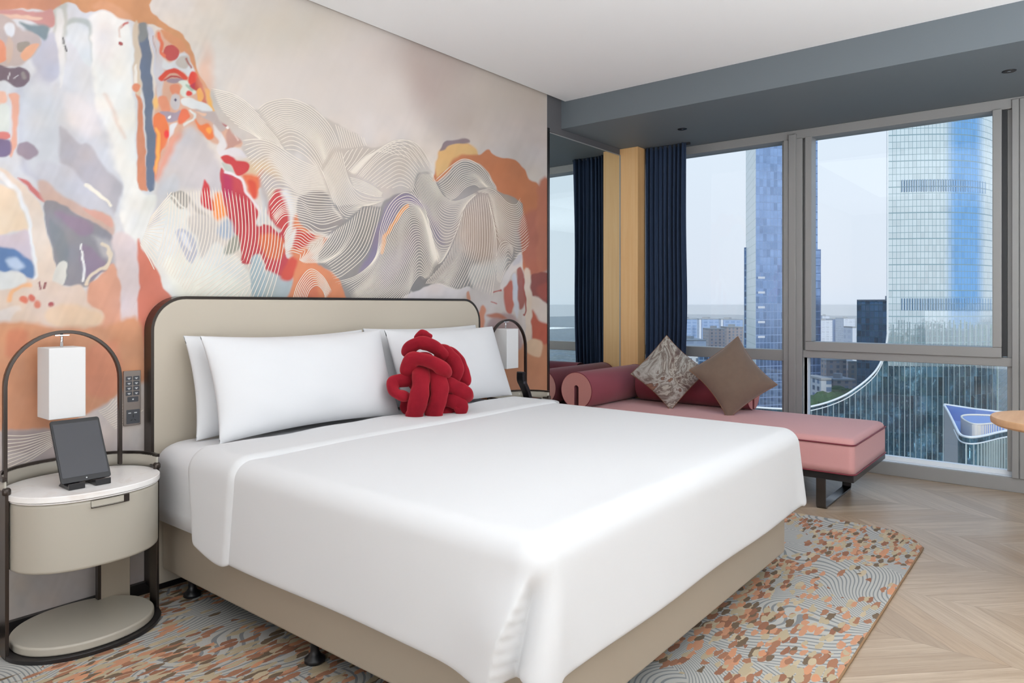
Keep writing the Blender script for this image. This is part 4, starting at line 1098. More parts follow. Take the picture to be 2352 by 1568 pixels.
for line in PAINT.strip().split('\n'):  # the grey-beige hill patch carries shade between the raised lines as paint
    tk = line.split(); op = 1.0
    if tk[-1].startswith('op'): op = float(tk[-1][2:]); tk = tk[:-1]
    c = tuple(float(q) for q in tk[1].split(','))
    if tk[0] == 'b':
        x, y = [float(q) for q in tk[2].split(',')]; rx, ry = [float(q) for q in tk[3].split(',')]; blob(c, x, y, rx, ry, float(tk[4]), op)
    elif tk[0] == 'p': poly(c, float(tk[2]), pts(' '.join(tk[3:])), op=op)
    else: stroke(c, float(tk[2]), float(tk[3]), pts(' '.join(tk[4:])), op=op)
# brushy variation and the roughened print
st1 = lattice(7, 1.0)*0
r_ = np.random.RandomState(9); gs = r_.rand(200, 200); a_ = (U*0.8+V*0.35+900)/7.0; b_ = (V*0.9-U*0.3+1500)/70.0
i_ = np.floor(a_).astype(int); j_ = np.floor(b_).astype(int); fa_ = a_-i_; fb_ = b_-j_; i_ %= 199; j_ %= 199
st1 = (gs[j_, i_]*(1-fa_)+gs[j_, i_+1]*fa_)*(1-fb_)+(gs[j_+1, i_]*(1-fa_)+gs[j_+1, i_+1]*fa_)*fb_
calm = np.clip((U-470)/120, 0, 1)*np.clip((330-V)/80, 0, 1)          # the plain upper right stays quiet
k_ = 1-0.75*calm
img *= (1 + k_*(0.16*(n5-.5) + 0.10*(n1-.5) + 0.05*(n3-.5) + 0.07*(st1-.5)) + 0.05*(n6-.5))[..., None]
tint = np.stack([1+0.07*(n2_-.5)*k_+0.05*(n6-.5)*k_, np.ones_like(U), 1-0.08*(n2_-.5)*k_+0.06*(n5-.5)*k_], -1); img *= tint
fade = np.clip((U+20)/60, 0, 1)[..., None]
img = np.clip(img*0.90, 0.004, 0.93)
mural = empty('painted_wall_mural', (2.6, WY, 0.05)); tag(mural, 'abstract painted mural of orange, red, grey and white shapes covering the wall behind the bed', 'mural')
me = bpy.data.meshes.new('painted_paper')
co = np.stack([gx, np.full_like(gx, MYF), gz], -1).reshape(-1, 3).astype(np.float32)
idx = np.arange(nx*nz).reshape(nz, nx)
quads = np.stack([idx[:-1, :-1], idx[:-1, 1:], idx[1:, 1:], idx[1:, :-1]], -1).reshape(-1, 4).astype(np.int32)
me.vertices.add(len(co)); me.vertices.foreach_set('co', co.ravel())
me.loops.add(quads.size); me.loops.foreach_set('vertex_index', quads.ravel())
me.polygons.add(len(quads)); me.polygons.foreach_set('loop_start', np.arange(0, quads.size, 4, dtype=np.int32)); me.polygons.foreach_set('loop_total', np.full(len(quads), 4, dtype=np.int32))
me.update(calc_edges=True)
at_ = me.color_attributes.new('paint', 'FLOAT_COLOR', 'POINT')
at_.data.foreach_set('color', np.concatenate([img.reshape(-1, 3), np.ones((nx*nz, 1))], 1).astype(np.float32).ravel())
paper = bpy.data.objects.new('painted_paper', me); COL.objects.link(paper); me.materials.append(M['mural']); paper.parent = mural; paper.matrix_parent_inverse = Matrix.Translation(-mural.location)
bk = MB(); bk.box(X0, MX0, MYF, WY, 0.03, MZ1).box(MX0, MX1, MYF+0.003, WY, 0.03, MZ1)
bk.build('backing_board', simple('mural_backing', rgb(206, 190, 180), 0.8), mural)

# raised lines: families interpolated between two curves (picture units on the wall), n = number of lines
LINES = """
16 483,203 540,218 585,251 629,295 664,345 | 505,250 545,268 585,298 620,330 640,345 | 545,290 575,305 600,322 615,332
28 784,372 795,352 802,345 | 800,395 835,357 850,340 | 815,405 850,365 885,335 919,320 957,331 993,384 | 830,412 870,370 905,350 935,355 965,390 | 850,420 885,395 912,378 935,385 958,410 | 870,432 895,415 918,405 940,415 950,430 | 900,432 920,425 940,432
12 770,285 778,310 786,342 | 800,298 806,320 812,340 | 835,315 838,325 842,335
22 589,254 613,236 654,227 692,234 731,259 762,295 782,343 | 612,285 650,265 690,272 725,300 750,345 768,390 | 634,315 665,300 700,315 730,350 752,400 765,440 | 655,343 680,345 705,360 728,385 742,405
9 802,407 830,415 860,430 880,445 | 815,440 835,446 855,450 875,458
16 740,390 755,430 770,470 785,497 801,503 | 752,370 775,430 800,475 835,478 | 770,345 792,410 820,455 850,465 880,462 | 784,346 795,395 812,430 850,448 880,452
38 385,440 380,500 370,560 355,600 | 440,435 440,520 425,580 400,640 | 505,430 515,520 500,600 450,690 | 560,450 565,540 545,620 505,690 | 620,480 618,560 600,620 570,690 | 658,520 648,580 635,640 620,690
10 545,580 490,620 440,650 | 562,605 520,640 470,680 | 578,650 545,672 520,690
42 555,323 593,320 629,330 662,351 692,369 736,389 | 565,364 603,343 634,353 680,384 743,404 | 593,410 613,389 634,384 680,415 751,425 | 608,438 629,417 654,417 692,438 756,438 | 615,458 633,438 664,438 702,450 763,456 | 623,494 651,466 689,466 715,476 773,476 | 633,517 656,494 702,504 743,514 789,499 | 651,545 666,522 700,519 728,537 760,533 | 655,583 671,578 689,583
26 690,583 690,590 688,598 | 760,535 742,562 715,590 700,605 | 804,504 790,550 765,585 730,605 | 837,473 822,530 795,575 750,610 | 875,473 862,530 840,585 790,630 765,640
15 988,425 1010,405 1040,378 1066,365 1095,375 1118,400 1140,440 | 1005,435 1030,420 1055,392 1075,388 1100,402 1118,425 1128,435 | 1018,450 1040,440 1062,415 1085,408 1105,420 1115,433 | 1030,460 1048,452 1070,430 1090,424 1103,432
38 992,395 1003,425 1020,452 1040,462 1062,458 1085,447 1110,436 | 975,395 995,440 1015,475 1045,485 1070,470 1082,455 | 962,395 985,450 1010,500 1040,508 1060,490 1070,472 | 952,418 985,490 1015,540 1045,535 1054,515 | 942,440 970,480 1000,560 1025,572 1038,560 | 975,500 995,560 1010,600 1022,590 | 985,560 995,600 1003,612
36 770,648 820,632 862,590 875,520 895,470 926,443 952,450 975,480 990,530 | 800,670 850,630 880,570 900,520 925,478 945,470 970,490 990,540 1005,590 | 812,688 870,640 905,580 930,520 950,500 975,520 995,570 1006,605 | 850,690 900,650 930,590 950,555 965,550 985,575 998,615 | 890,690 930,650 950,605 965,590 980,610 990,635 | 930,690 946,655 960,635 970,633 978,640
24 1095,440 1125,434 1145,445 1165,465 1185,470 1195,455 | 1105,460 1125,455 1142,475 1165,500 1190,505 1205,490 | 1118,490 1130,480 1145,505 1165,530 1190,540 1212,520 | 1125,520 1135,510 1150,540 1170,565 1195,575 1215,562 | 1135,560 1142,545 1158,575 1175,590 1190,590
36 985,640 981,646 978,652 | 1020,600 1008,635 997,652 | 1045,550 1040,600 1015,655 | 1066,480 1070,540 1060,600 1030,662 | 1085,455 1090,520 1085,590 1050,665 | 1103,443 1108,520 1105,590 1080,660 | 1118,445 1128,500 1128,580 1105,670 | 1126,480 1138,530 1140,590 1130,680
10 1140,590 1150,560 1165,555 1180,572 | 1140,640 1152,600 1166,575 1178,590 | 1148,650 1160,620 1172,605
9 672,690 685,650 712,618 742,635 762,670 | 702,690 712,665 728,655 742,668 748,688
10 14,1000 60,1000 118,990 | 14,1085 70,1056 122,1022
12 225,945 245,935 262,915 | 262,985 282,975 330,940
18 345,500 370,470 395,440 | 322,560 340,590 355,620
"""
LW = 0.0040
def in_poly(P, Q):
    ins = np.zeros(len(P), bool)
    for k in range(len(Q)):
        (ax, ay), (bx_, by_) = Q[k], Q[(k+1) % len(Q)]
        if ay != by_: ins ^= ((ay > P[:, 1]) != (by_ > P[:, 1])) & (P[:, 0] < (bx_-ax)*(P[:, 1]-ay)/(by_-ay)+ax)
    return ins
def rib_mesh():
    m = MB(); fams = []
    def resample(P, k=72):
        d = np.r_[0, np.cumsum(np.hypot(*np.diff(P, axis=0).T))]; t = np.linspace(0, d[-1], k); return np.stack([np.interp(t, d, P[:, 0]), np.interp(t, d, P[:, 1])], 1)
    for line in LINES.strip().split('\n'):
        n, rest = line.split(' ', 1); K = np.array([resample(catmull(pts(q), 14)) for q in rest.split('|')]); n = int(n)
        sm_ = catmull([k.ravel() for k in K], 20).reshape(-1, 72, 2)
        # even spacing across the family, measured half way along the lines
        mid = sm_[:, 36]; d = np.r_[0, np.cumsum(np.hypot(*np.diff(mid, axis=0).T))]; idx = np.interp(np.linspace(0, d[-1], n), d, np.arange(len(d)))
        lines = []
        for f in idx: i = min(int(f), len(sm_)-2); w = f-i; lines.append(sm_[i]*(1-w)+sm_[i+1]*w)
        poly_ = np.concatenate([K[0], K[1:-1, -1], K[-1][::-1], K[1:-1, 0][::-1]])
        fams.append((lines, poly_))
    for fi, (lines, _) in enumerate(fams):
        for P in lines:
            keep = np.ones(len(P), bool)
            for _, q in fams[fi+1:]: keep &= ~in_poly(P, q)
            k = 0
            while k < len(P):
                if not keep[k]: k += 1; continue
                e_ = k
                while e_+1 < len(P) and keep[e_+1]: e_ += 1
                if e_-k >= 4:
                    W = np.array([px_to_wall(*p) for p in P[k:e_+1]]); T = np.gradient(W, axis=0); L = np.hypot(T[:, 0], T[:, 1])+1e-9; N = np.stack([-T[:, 1]/L, T[:, 0]/L], 1)
                    kk = len(W); e = np.minimum(np.arange(kk), np.arange(kk)[::-1])/3.0; hw = (LW/2*np.clip(e, 0.2, 1))[:, None]
                    lo = W-N*hw; hi = W+N*hw
                    m.grid([[(p[0], MYF-0.0003, p[1]) for p in lo], [(p[0], MYF-0.0014, p[1]) for p in W], [(p[0], MYF-0.0003, p[1]) for p in hi]])
                k = e_+1
    return m
rb = rib_mesh().build('raised_lines', M['relief'], mural, smooth=False)
rb['kind'] = 'stuff'
# ------------------------------------------------------------------ the city outside (the room is on a high floor)
GZ = -170.0
def facade_mat(name, glass, line, du, dv, wu, wv, metal=0.8, rough=0.08, thick_every=0, vary=0.12, bump=0.0, spec=0.5, painted_refl=None):
    q = NT(name); uv = q.n('ShaderNodeUVMap'); sp = q.n('ShaderNodeSeparateXYZ'); q.l(uv.outputs[0], sp.inputs[0]); u, v = sp.outputs[0], sp.outputs[1]
    a = q.math('DIVIDE', u, du); b2 = q.math('DIVIDE', v, dv); fa = q.math('FRACT', a); fb = q.math('FRACT', b2)
    lines = q.math('MAXIMUM', q.math('LESS_THAN', fa, wu/du), q.math('LESS_THAN', fb, wv/dv))
    cmb = q.n('ShaderNodeCombineXYZ'); q.l(q.math('FLOOR', a), cmb.inputs[0]); q.l(q.math('FLOOR', b2), cmb.inputs[1])
    w = q.n('ShaderNodeTexWhiteNoise', noise_dimensions='2D'); q.l(cmb.outputs[0], w.inputs['Vector'])
    g2 = tuple(max(0, c*(1-vary*2.2)) for c in glass[:3])+(1,)
    col = q.mix(q.math('POWER', w.outputs[0], 2.0), glass, g2)
    if painted_refl:  # mottled city reflections painted into the glass colour
        col = q.mix(q.math('MULTIPLY', q.ramp(q.noise(q.obj(), painted_refl[0], 8, 0.7).outputs[0], ((0.44, (0, 0, 0, 1)), (0.56, (1, 1, 1, 1)))), painted_refl[2]), col, painted_refl[1])
        col = q.mix(q.ramp(q.noise(q.obj(), painted_refl[0]*2.3, 8, 0.75).outputs[0], ((0.56, (0, 0, 0, 1)), (0.62, (0.6, 0.6, 0.6, 1)))), col, (0.16, 0.30, 0.26, 1))
        col = q.mix(q.ramp(q.noise(q.obj(), painted_refl[0]*6, 4, 0.7).outputs[0], ((0.63, (0, 0, 0, 1)), (0.68, (0.8, 0.8, 0.8, 1)))), col, (0.75, 0.85, 0.85, 1))
    if thick_every: 
        th = q.math('LESS_THAN', q.math('FRACT', q.math('DIVIDE', v, dv*thick_every)), 0.16/thick_every)
        lines = q.math('MAXIMUM', lines, th)
    q.l(q.mix(q.math('MULTIPLY', lines, 0.85), col, line), q.b.inputs['Base Color'])
    q.l(q.math('MULTIPLY', q.math('SUBTRACT', 1.0, lines), metal), q.b.inputs['Metallic'])
    q.b.inputs['Roughness'].default_value = rough; q.b.inputs['Specular IOR Level'].default_value = spec
    if bump: q.bump(q.noise(q.scaled(uv.outputs[0], (1/du*0.7, 1/dv*0.7, 1)), 1, 2).outputs[0], bump, 1.0)
    return q.m
M['tower_b'] = facade_mat('pale_curtain_wall', (0.80, 0.88, 0.88, 1), (0.16, 0.28, 0.32, 1), 1.5, 2.6, 0.16, 0.22, metal=1.0, rough=0.06, thick_every=4, vary=0.05, bump=0.02)
M['tower_a'] = facade_mat('blue_curtain_wall', (0.66, 0.78, 0.96, 1), (0.22, 0.32, 0.55, 1), 2.0, 3.9, 0.22, 0.40, metal=0.95, rough=0.12, vary=0.12)
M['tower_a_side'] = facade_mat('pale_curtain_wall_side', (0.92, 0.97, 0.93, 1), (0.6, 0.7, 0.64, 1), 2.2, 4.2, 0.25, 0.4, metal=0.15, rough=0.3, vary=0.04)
M['tower_c'] = facade_mat('teal_office_glass', (0.16, 0.36, 0.44, 1), (0.06, 0.16, 0.22, 1), 2.4, 3.8, 0.35, 0.7, metal=0.8, rough=0.15, vary=0.3)
M['skirt'] = facade_mat('dark_reflective_glass', (0.26, 0.50, 0.62, 1), (0.04, 0.09, 0.12, 1), 2.35, 7.5, 0.10, 0.15, metal=0.9, rough=0.05, vary=0.42, bump=0.5, painted_refl=(0.10, (0.05, 0.12, 0.15, 1), 0.9))  # its mottling is a painted reflection of the city
M['white_metal'] = simple('white_painted_metal', (0.80, 0.82, 0.82, 1), 0.4)
M['fin'] = simple('pale_fin', (0.50, 0.58, 0.58, 1), 0.4)
M['concrete'] = simple('pale_concrete', (0.40, 0.40, 0.40, 1), 0.8)
M['blue_roof'] = simple('blue_roof', (0.24, 0.34, 0.62, 1), 0.6)
M['cream_fin'] = simple('cream_fin', (0.80, 0.74, 0.62, 1), 0.5)
M['resid'] = facade_mat('brown_residential', (0.30, 0.34, 0.42, 1), (0.50, 0.40, 0.36, 1), 4.0, 3.2, 2.2, 1.3, metal=0.2, rough=0.4, vary=0.25)
M['resid2'] = facade_mat('pale_residential', (0.16, 0.24, 0.36, 1), (0.60, 0.62, 0.64, 1), 5.0, 3.4, 2.4, 1.3, metal=0.2, rough=0.4, vary=0.25)
M['far'] = facade_mat('hazed_blue_block', (0.24, 0.37, 0.62, 1), (0.34, 0.46, 0.68, 1), 9.0, 5.0, 3.0, 2.0, metal=0.2, rough=0.5, vary=0.1)  # blue with the haze of distance put into the colour
M['farpale'] = facade_mat('hazed_pale_block', (0.62, 0.66, 0.76, 1), (0.72, 0.75, 0.82, 1), 9.0, 5.0, 3.0, 2.0, metal=0.0, rough=0.6, vary=0.1)  # pale colour, lightened further for the haze of distance
M['office'] = facade_mat('blue_office', (0.09, 0.20, 0.40, 1), (0.20, 0.34, 0.52, 1), 3.0, 3.8, 0.5, 0.9, metal=0.5, rough=0.2, vary=0.3)
def uv_mesh(name, faces, mat, parent=None):
    """faces: list of (verts4, uvs4)"""
    vs = []; fs = []; uvs = []
    for q, u in faces: k = len(vs); vs += [tuple(p) for p in q]; fs.append(tuple(range(k, k+len(q)))); uvs += u
    me = bpy.data.meshes.new(name); me.from_pydata(vs, [], fs); me.update(); l = me.uv_layers.new(name='UVMap')
    for i, u in enumerate(uvs): l.data[i].uv = u
    me.materials.append(mat); o = bpy.data.objects.new(name, me); COL.objects.link(o)
    if parent is not None: o.parent = parent; o.matrix_parent_inverse = Matrix.Translation(-parent.location) if parent.type == 'EMPTY' else Matrix.Identity(4)
    return o
def walls(pts, z0, z1, closed=True, u0=0.0):
    F = []; u = u0; n = len(pts)
    for i in range(n if closed else n-1):
        a = pts[i]; b2 = pts[(i+1) % n]; L = math.hypot(b2[0]-a[0], b2[1]-a[1]); za = z1[i] if isinstance(z1, list) else z1; zb = z1[(i+1) % n] if isinstance(z1, list) else z1
        F.append(([(a[0], a[1], z0), (b2[0], b2[1], z0), (b2[0], b2[1], zb), (a[0], a[1], za)], [(u, z0-GZ), (u+L, z0-GZ), (u+L, zb-GZ), (u, za-GZ)])); u += L
    return F
def roof_face(pts, z): return [([(p[0], p[1], z) for p in pts], [(0.2, 0.5)]*len(pts))]
def dirp(px, d):
    v = ray(px, CY)*float(d); return (v.x, v.y)
def zpx(py, d): return 1.0* CAMZ + (CY-py)/FPX*d
def block(name, label, pxa, pxb, pytop, d, depth, mat, group=None, skew=0.0, cat='building', roofmat='concrete', parts=True):
    a = Vector((*dirp(pxa, d), 0)); b2 = Vector((*dirp(pxb, d*(1+skew)), 0)); zt = zpx(pytop, d)
    t = (b2-a).normalized(); nrm = Vector((-t.y, t.x, 0)); 
    if nrm.dot(CF) < 0: nrm = -nrm
    P = [tuple(a.xy), tuple(b2.xy), tuple((b2+nrm*depth).xy), tuple((a+nrm*depth).xy)]
    e = empty(name, ((a.x+b2.x)/2, (a.y+b2.y)/2, GZ)); tag(e, label, cat, group)
    uv_mesh('walls', walls(P, GZ, zt), M[mat], e)
    r = MB().prism(P, zt-0.5, zt+0.8).build('roof', M[roofmat], e)
    w = (b2-a).length
    if w > 12:
        c = (a+b2)/2+nrm*depth*0.5; s = min(w, depth)*0.16
        MB().box(c.x-s, c.x+s, c.y-s, c.y+s, zt+0.8, zt+3.2).build('plant_room', M[roofmat], e)
    return e, P, zt

# tower B: the wide pale tower on the right with the flared glass skirt
TB = empty('glass_tower', (*dirp(2170, 290), GZ)); tag(TB, 'wide pale glass tower with curved right side and sweeping flared base', 'building')
cp = [(2040, 283), (2075, 282), (2110, 281), (2150, 280.5), (2185, 280.5), (2215, 281.5), (2240, 283.5), (2262, 287), (2280, 292), (2294, 299), (2303, 307), (2310, 318), (2318, 335)]
cpf = catmull(cp, 5); P = [dirp(*p) for p in cpf]; back = [dirp(2290, 345), dirp(2045, 330)]
uv_mesh('curtain_wall', walls(P, zpx(1100, 281), 170.0, closed=False), M['tower_b'], TB)
uv_mesh('rear_wall', walls([P[-1]]+back+[P[0]], GZ, 170.0, closed=False), M['tower_a'], TB)
# dark louvre bands
for (ya, yb, xa, xb) in ((412, 440, 2072, 2262), (685, 713, 2072, 2275)):
    n = 34; lv = MB()
    for i in range(n):
        px = xa+(xb-xa)*i/(n-1); d = np.interp(px, [p[0] for p in cpf], [p[1] for p in cpf])-0.5
        a = Vector((*dirp(px, d), 0)); t = Vector((*dirp(px+1.6, d), 0))-a; z0 = zpx(yb, 281); z1 = zpx(ya, 281)
        lv.add([(a.x, a.y, z0), ((a+t).x, (a+t).y, z0), ((a+t).x, (a+t).y, z1), (a.x, a.y, z1)], [(0, 1, 2, 3)])
    lv.build('louvre_band', M['office'], TB)['kind'] = 'stuff'
# flared skirt
prof = [(1640, 936), (1720, 937), (1780, 940), (1832, 940), (1870, 933), (1905, 923), (1940, 908), (1968, 890), (1992, 871), (2012, 850), (2026, 825), (2035, 795), (2039.5, 760)]
pf = catmull(prof, 8)
sk = []; tops = []
for x, y in pf: d = 281.0+(2040-x)*0.012; sk.append(dirp(x, d)); tops.append(zpx(y, d))
uv_mesh('glass_skirt', walls(sk, GZ, tops, closed=False), M['skirt'], TB)
ftop = 735
P2 = [dirp(p[0], p[1]-1.2) for p in cpf[:44]]
uv_mesh('lower_facade', walls(P2, GZ, zpx(842, 280), closed=False), M['skirt'], TB)
edge = [(*dirp(x, 280.4+(2040-x)*0.012), zpx(y, 281)) for x, y in pf]
MB().tube(edge, 0.42, n=8).build('edge_trim', M['white_metal'], TB, smooth=True)
MB().tube([(p[0], p[1], p[2]-1.6) for p in edge[4:]], 0.22, n=6).build('edge_rail', M['white_metal'], TB, smooth=True)
x, y = dirp(2038.6, 280.3)
MB().tube([(x, y, zpx(765, 281)), (x, y, 170)], 0.38, n=8).build('corner_trim', M['white_metal'], TB)
fin = MB(); rnd = random.Random(3)
px = 1650.0
while px < 2300:
    if px < 2036: top = float(np.interp(px, pf[:, 0], pf[:, 1]))+6; d = 280.2+(2040-px)*0.012
    else: top = 735+rnd.choice((0, 4, 10)); d = float(np.interp(px, cpf[:, 0], cpf[:, 1]))-1.6
    a = Vector((*dirp(px, d), 0)); t = (Vector((*dirp(px+1.0, d), 0))-a).normalized(); w = 0.10 if rnd.random() > .25 else 0.17
    n_ = Vector((-t.y, t.x, 0)); z1 = zpx(top, d); q = [a-t*w/2-n_*.0, a+t*w/2, a+t*w/2+n_*0.7, a-t*w/2+n_*0.7]
    fin.prism([(p.x, p.y) for p in q], GZ, z1)
    px += 12.6
fin.build('glass_fins', M['fin'], TB)['kind'] = 'stuff'

# tower A behind the mullion
TA = empty('glass_tower', (*dirp(1800, 380), GZ)); tag(TA, 'tall blue glass tower with a bright narrow side, behind the grey mullion', 'building')
A0, A1, A2, A3 = dirp(1736, 350), dirp(1878, 358), dirp(1870, 420), dirp(1713, 392)
uv_mesh('main_face', walls([A0, A1], GZ, 120.0, closed=False), M['tower_a'], TA)
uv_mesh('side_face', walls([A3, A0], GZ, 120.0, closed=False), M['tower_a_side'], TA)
uv_mesh('rear_face', walls([A1, A2, A3], GZ, 120.0, closed=False), M['tower_a'], TA)
s0 = [dirp(1868, 357.6), dirp(1885.5, 358.6), dirp(1884, 400), dirp(1860, 400)]
uv_mesh('shoulder', walls(s0, GZ, zpx(572, 358)) + roof_face(s0, zpx(572, 358)), M['tower_a'], TA)
s1 = [dirp(1709, 392), dirp(1714, 390), dirp(1718, 402), dirp(1710, 402)]
uv_mesh('shoulder', walls(s1, GZ, zpx(568, 391)) + roof_face(s1, zpx(568, 391)), M['office'], TA)
for k in range(9):
    y = 640+k*17
    for (xa, xb) in ((1741, 1757), (1862, 1874)):
        if k % 2 and xa < 1800: continue
        d = 349.4; a = Vector((*dirp(xa, d), 0)); b2 = Vector((*dirp(xb, d+ (xb-1736)*0.056), 0)); z = zpx(y, 350)
        MB().add([(a.x, a.y, z), (b2.x, b2.y, z), (b2.x, b2.y, z+1.1), (a.x, a.y, z+1.1)], [(0, 1, 2, 3)]).build('balcony_strip', M['farpale'], TA)

# the crown of a nearer building with a boat shaped roof
CB = empty('roof_crown_building', (*dirp(2230, 160), GZ)); tag(CB, 'low building with pointed blue roof and white finned rim below the towers', 'building')
zr = -25.0
def onroof(px, py, z=zr): d = FPX*(CAMZ-z)/(py-CY); return (*dirp(px, d), z)
rim = [onroof(2168, 929)] + [onroof(*p) for p in ((2178, 946), (2188, 966), (2197, 985), (2204, 997), (2215, 1003), (2235, 1005), (2262, 1001), (2300, 992), (2360, 982), (2420, 973))]
far_ = [onroof(2420, 948), onroof(2360, 947), onroof(2300, 947), (onroof(2240, 940))]
cf = catmull([(p[0], p[1]) for p in rim], 5); ring = [tuple(p) for p in cf]+[(p[0], p[1]) for p in far_]
n_front = len(cf)
wallF = MB()
uv_mesh('side_wall', [(q, u) for q, u in walls(ring[:18], GZ, zr, closed=False)], M['concrete'], CB)
uv_mesh('front_glass', walls(ring[17:n_front], GZ, zr, closed=False), M['skirt'], CB)
uv_mesh('rear_wall', walls(ring[n_front-1:]+[ring[0]], GZ, zr, closed=False), M['concrete'], CB)
MB().add([(p[0], p[1], zr-3.6) for p in ring], [tuple(range(len(ring)))]).build('roof', M['blue_roof'], CB)
# parapet
ctr = Vector((sum(p[0] for p in ring)/len(ring), sum(p[1] for p in ring)/len(ring), 0))
inner = [tuple((Vector((*p, 0)).lerp(ctr, 0.02)).xy) for p in ring]
rows = [[(p[0], p[1], zr-3.6) for p in inner], [(p[0], p[1], zr) for p in inner], [(p[0], p[1], zr) for p in ring]]
MB().grid(rows, closed_u=True).build('parapet', M['blue_roof'], CB)
MB().tube([(*p, zr+0.1) for p in ring], 0.26, n=8, closed=True).build('rim', M['white_metal'], CB, smooth=True)
MB().tube([(*p, zr-1.2) for p in ring[12:n_front]], 0.16, n=6).build('rim', M['white_metal'], CB, smooth=True)
pen = [onroof(2208, 956, zr+0), onroof(2222, 968), onroof(2245, 974), onroof(2300, 970), onroof(2400, 960), onroof(2400, 954), onroof(2300, 954), onroof(2230, 952)]
pr = [tuple(p) for p in catmull([(p[0], p[1]) for p in pen], 6, True)]
MB().add([(p[0], p[1], zr-0.2) for p in pr], [tuple(range(len(pr)))]).grid([[(p[0], p[1], zr-3.6) for p in pr], [(p[0], p[1], zr-0.2) for p in pr]], closed_u=True).build('penthouse', M['blue_roof'], CB)
MB().tube([(*p, zr) for p in pr], 0.2, n=6, closed=True).build('penthouse_rim', M['cream_fin'], CB, smooth=True)
fm = MB()
for k in range(len(pr)):
    for f in (0.0, 0.5):
        a = Vector((*pr[k], 0)).lerp(Vector((*pr[(k+1) % len(pr)], 0)), f); fm.box(a.x-0.12, a.x+0.12, a.y-0.12, a.y+0.12, zr-3.6, zr-0.1)
fm.build('penthouse_fins', M['cream_fin'], CB)
ff = MB(); pl = [Vector((*p, 0)) for p in ring[20:n_front]]; acc = 0.0
for a, b2 in zip(pl[:-1], pl[1:]):
    L = (b2-a).length; t = (b2-a)/L; s = -acc
    while s < L:
        if s >= 0:
            c = a+t*s; n_ = Vector((-t.y, t.x, 0)); n_ = -n_ if n_.dot(CF) > 0 else n_
            ff.prism([((c+n_*0.02).x, (c+n_*0.02).y), ((c+t*0.10).x, (c+t*0.10).y), ((c+t*0.10+n_*0.35).x, (c+t*0.10+n_*0.35).y), ((c+n_*0.35).x, (c+n_*0.35).y)], GZ, zr-1.3)
        s += 1.15
    acc = (L+acc) % 1.15 if False else (L - (s-1.15))
    acc = acc % 1.15
ff.build('glass_fins', M['fin'], CB)['kind'] = 'stuff'

# other buildings, near to far
block('office_tower', 'dark teal glass office box between the two tall towers', 1968, 2038, 691, 420, 60, 'tower_c', skew=-0.03)
specs = [
 ('apartment_block', 'brown apartment block behind the left edge of the blue tower, left half', 1628, 1664, 756, 700, 22, 'resid'),
 ('apartment_block', 'brown apartment block beside the blue tower, right half', 1669, 1707, 752, 735, 22, 'resid'),
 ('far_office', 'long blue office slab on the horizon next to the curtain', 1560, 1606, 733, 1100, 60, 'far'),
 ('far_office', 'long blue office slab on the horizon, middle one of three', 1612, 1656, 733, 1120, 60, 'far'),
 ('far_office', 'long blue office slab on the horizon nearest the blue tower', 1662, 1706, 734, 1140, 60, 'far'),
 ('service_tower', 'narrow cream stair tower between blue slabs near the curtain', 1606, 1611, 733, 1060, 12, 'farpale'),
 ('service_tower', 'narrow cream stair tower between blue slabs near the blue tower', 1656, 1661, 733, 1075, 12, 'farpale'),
 ('low_white_building', 'low white building in front of the blue slabs beside the curtain', 1570, 1622, 782, 620, 40, 'farpale'),
 ('apartment_block', 'white gridded apartment block below the left transom beside the curtain', 1570, 1603, 815, 420, 24, 'resid2'),
 ('office_block', 'blue office block below the left transom', 1604, 1632, 818, 430, 24, 'office'),
 ('apartment_block', 'pale apartment block below the left transom in front of the tower', 1634, 1668, 812, 470, 24, 'resid2'),
 ('office_block', 'dark blue block below the left transom right of the brown cushion', 1672, 1706, 850, 330, 20, 'office'),
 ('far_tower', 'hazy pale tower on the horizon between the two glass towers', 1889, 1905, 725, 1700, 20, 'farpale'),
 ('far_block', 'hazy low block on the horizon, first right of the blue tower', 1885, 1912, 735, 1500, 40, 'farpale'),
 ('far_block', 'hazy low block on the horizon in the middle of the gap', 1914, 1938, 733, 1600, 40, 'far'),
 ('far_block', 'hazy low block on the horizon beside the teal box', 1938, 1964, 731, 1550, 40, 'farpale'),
 ('narrow_tower', 'slim pale tower touching the left side of the teal box', 1958, 1967, 752, 600, 16, 'farpale'),
 ('apartment_block', 'brown stepped apartment block below the sash, its tallest', 1898, 1944, 828, 430, 24, 'resid'),
 ('apartment_block', 'brown apartment block below the sash beside the teal box', 1948, 1968, 832, 465, 30, 'resid'),
 ('apartment_block', 'low brown apartment block with terraces above the trees', 1914, 1966, 874, 375, 16, 'resid'),
 ('apartment_block', 'white terraced block beside the blue tower above the trees', 1886, 1910, 872, 330, 16, 'resid2'),
 ('apartment_block', 'brown block just right of the blue tower under the sash', 1890, 1900, 850, 470, 20, 'resid'),
]
for (nm, lab, a, b2, y, d, dep, mt) in specs: block(nm, lab, a, b2, y, d, dep, mt)
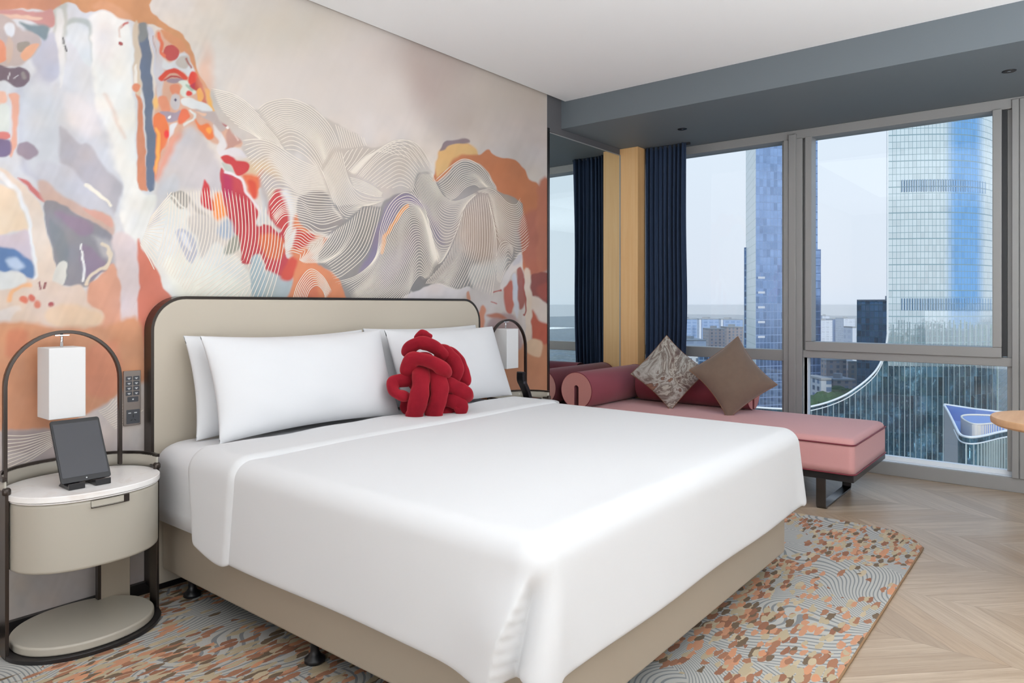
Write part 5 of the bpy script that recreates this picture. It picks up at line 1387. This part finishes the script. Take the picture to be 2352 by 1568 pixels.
# buildings hidden behind ours that the glass reflects, and beyond the frame
rnd = random.Random(11); sb = []
for k in range(60):
    ang = YAW + rnd.uniform(0.9, 5.3); r = rnd.uniform(160, 700); x, y = r*math.cos(ang), r*math.sin(ang)
    w, dd, hgt = rnd.uniform(18, 45), rnd.uniform(18, 45), rnd.uniform(20, 115)
    if r < 260 and hgt > 90: hgt = 70
    sb += walls([(x-w/2, y-dd/2), (x+w/2, y-dd/2), (x+w/2, y+dd/2), (x-w/2, y+dd/2)], GZ, GZ+hgt) + roof_face([(x-w/2, y-dd/2), (x+w/2, y-dd/2), (x+w/2, y+dd/2), (x-w/2, y+dd/2)], GZ+hgt)
o = uv_mesh('surrounding_city', sb, M['resid2']); tag(o, 'the rest of the city seen only as reflections in the glass facades', 'city', kind='stuff')

def m_ground():
    q = NT('city_ground'); oc = q.obj()
    v = q.n('ShaderNodeTexVoronoi'); v.inputs['Scale'].default_value = 0.03; q.l(oc, v.inputs['Vector'])
    v2 = q.n('ShaderNodeTexVoronoi'); v2.inputs['Scale'].default_value = 0.11; q.l(oc, v2.inputs['Vector'])
    s1 = q.n('ShaderNodeSeparateColor'); q.l(v.outputs['Color'], s1.inputs[0]); s2 = q.n('ShaderNodeSeparateColor'); q.l(v2.outputs['Color'], s2.inputs[0])
    c = q.ramp(s1.outputs[0], ((0.0, (0.05, 0.09, 0.06, 1)), (0.25, (0.04, 0.075, 0.05, 1)), (0.4, (0.10, 0.13, 0.14, 1)), (0.6, (0.16, 0.17, 0.18, 1)), (0.75, (0.08, 0.16, 0.22, 1)), (1.0, (0.28, 0.26, 0.24, 1))), 'CONSTANT')
    c2 = q.ramp(s2.outputs[0], ((0.0, (0.03, 0.05, 0.05, 1)), (0.5, (0.10, 0.12, 0.12, 1)), (0.85, (0.4, 0.4, 0.38, 1))), 'CONSTANT')
    q.l(q.mix(0.45, c, c2), q.b.inputs['Base Color']); q.b.inputs['Roughness'].default_value = 0.8; return q.m
g = MB().add([(-3000, -6000, GZ), (12000, -6000, GZ), (12000, 9000, GZ), (-3000, 9000, GZ)], [(0, 1, 2, 3)]).build('city_ground', m_ground()); g['kind'] = 'structure'
# trees
def tree_clump(name, label, px, py, d, r, n, seed):
    rnd = random.Random(seed); c = Vector((*dirp(px, d), zpx(py, d))); m = MB()
    bm = bmesh.new()
    for k in range(n):
        p = c+Vector((rnd.uniform(-r, r), rnd.uniform(-r, r), rnd.uniform(-r*.25, r*.1))); s = rnd.uniform(2.5, 5.5)
        mt = Matrix.Translation(p) @ Matrix.Scale(s, 4)
        bmesh.ops.create_icosphere(bm, subdivisions=2, radius=1, matrix=mt)
    for v in bm.verts: v.co += Vector((rnd.uniform(-.5, .5), rnd.uniform(-.5, .5), rnd.uniform(-.5, .5)))
    me = bpy.data.meshes.new(name); bm.to_mesh(me); bm.free(); o = bpy.data.objects.new(name, me); COL.objects.link(o)
    me.materials.append(M['leaf']); tag(o, label, 'trees', kind='stuff')
M['leaf'] = simple('tree_leaves', (0.035, 0.07, 0.03, 1), 0.9, spec=0.1, vary=(0.3, 2.2))
tree_clump('tree_clump', 'dark green trees below the apartment blocks above the curved glass edge', 1950, 915, 345, 11, 60, 1)
tree_clump('tree_clump', 'dark green trees at the foot of the blue tower behind the glass edge', 1903, 928, 312, 6, 30, 2)
MB().add([(*dirp(1880, 330), zpx(950, 330)), (*dirp(2000, 330), zpx(950, 330)), (*dirp(2000, 380), zpx(950, 330)), (*dirp(1880, 380), zpx(950, 330))], [(0, 1, 2, 3)]).build('hillside', M['leaf'])['kind'] = 'structure'

# haze over the city: a real, thin scattering volume that starts well beyond the window
q = NT('city_haze'); q.t.nodes.remove(q.b); vs_ = q.n('ShaderNodeVolumeScatter'); vs_.inputs['Color'].default_value = (0.92, 0.95, 1.0, 1); vs_.inputs['Density'].default_value = 0.00017; vs_.inputs['Anisotropy'].default_value = -0.25
q.l(vs_.outputs[0], q.out.inputs['Volume'])
hz = MB().box(60, 9000, -3500, 5500, GZ-2, 2).build('haze', q.m); tag(hz, 'thin pale haze hanging over the distant city', 'haze', kind='stuff')
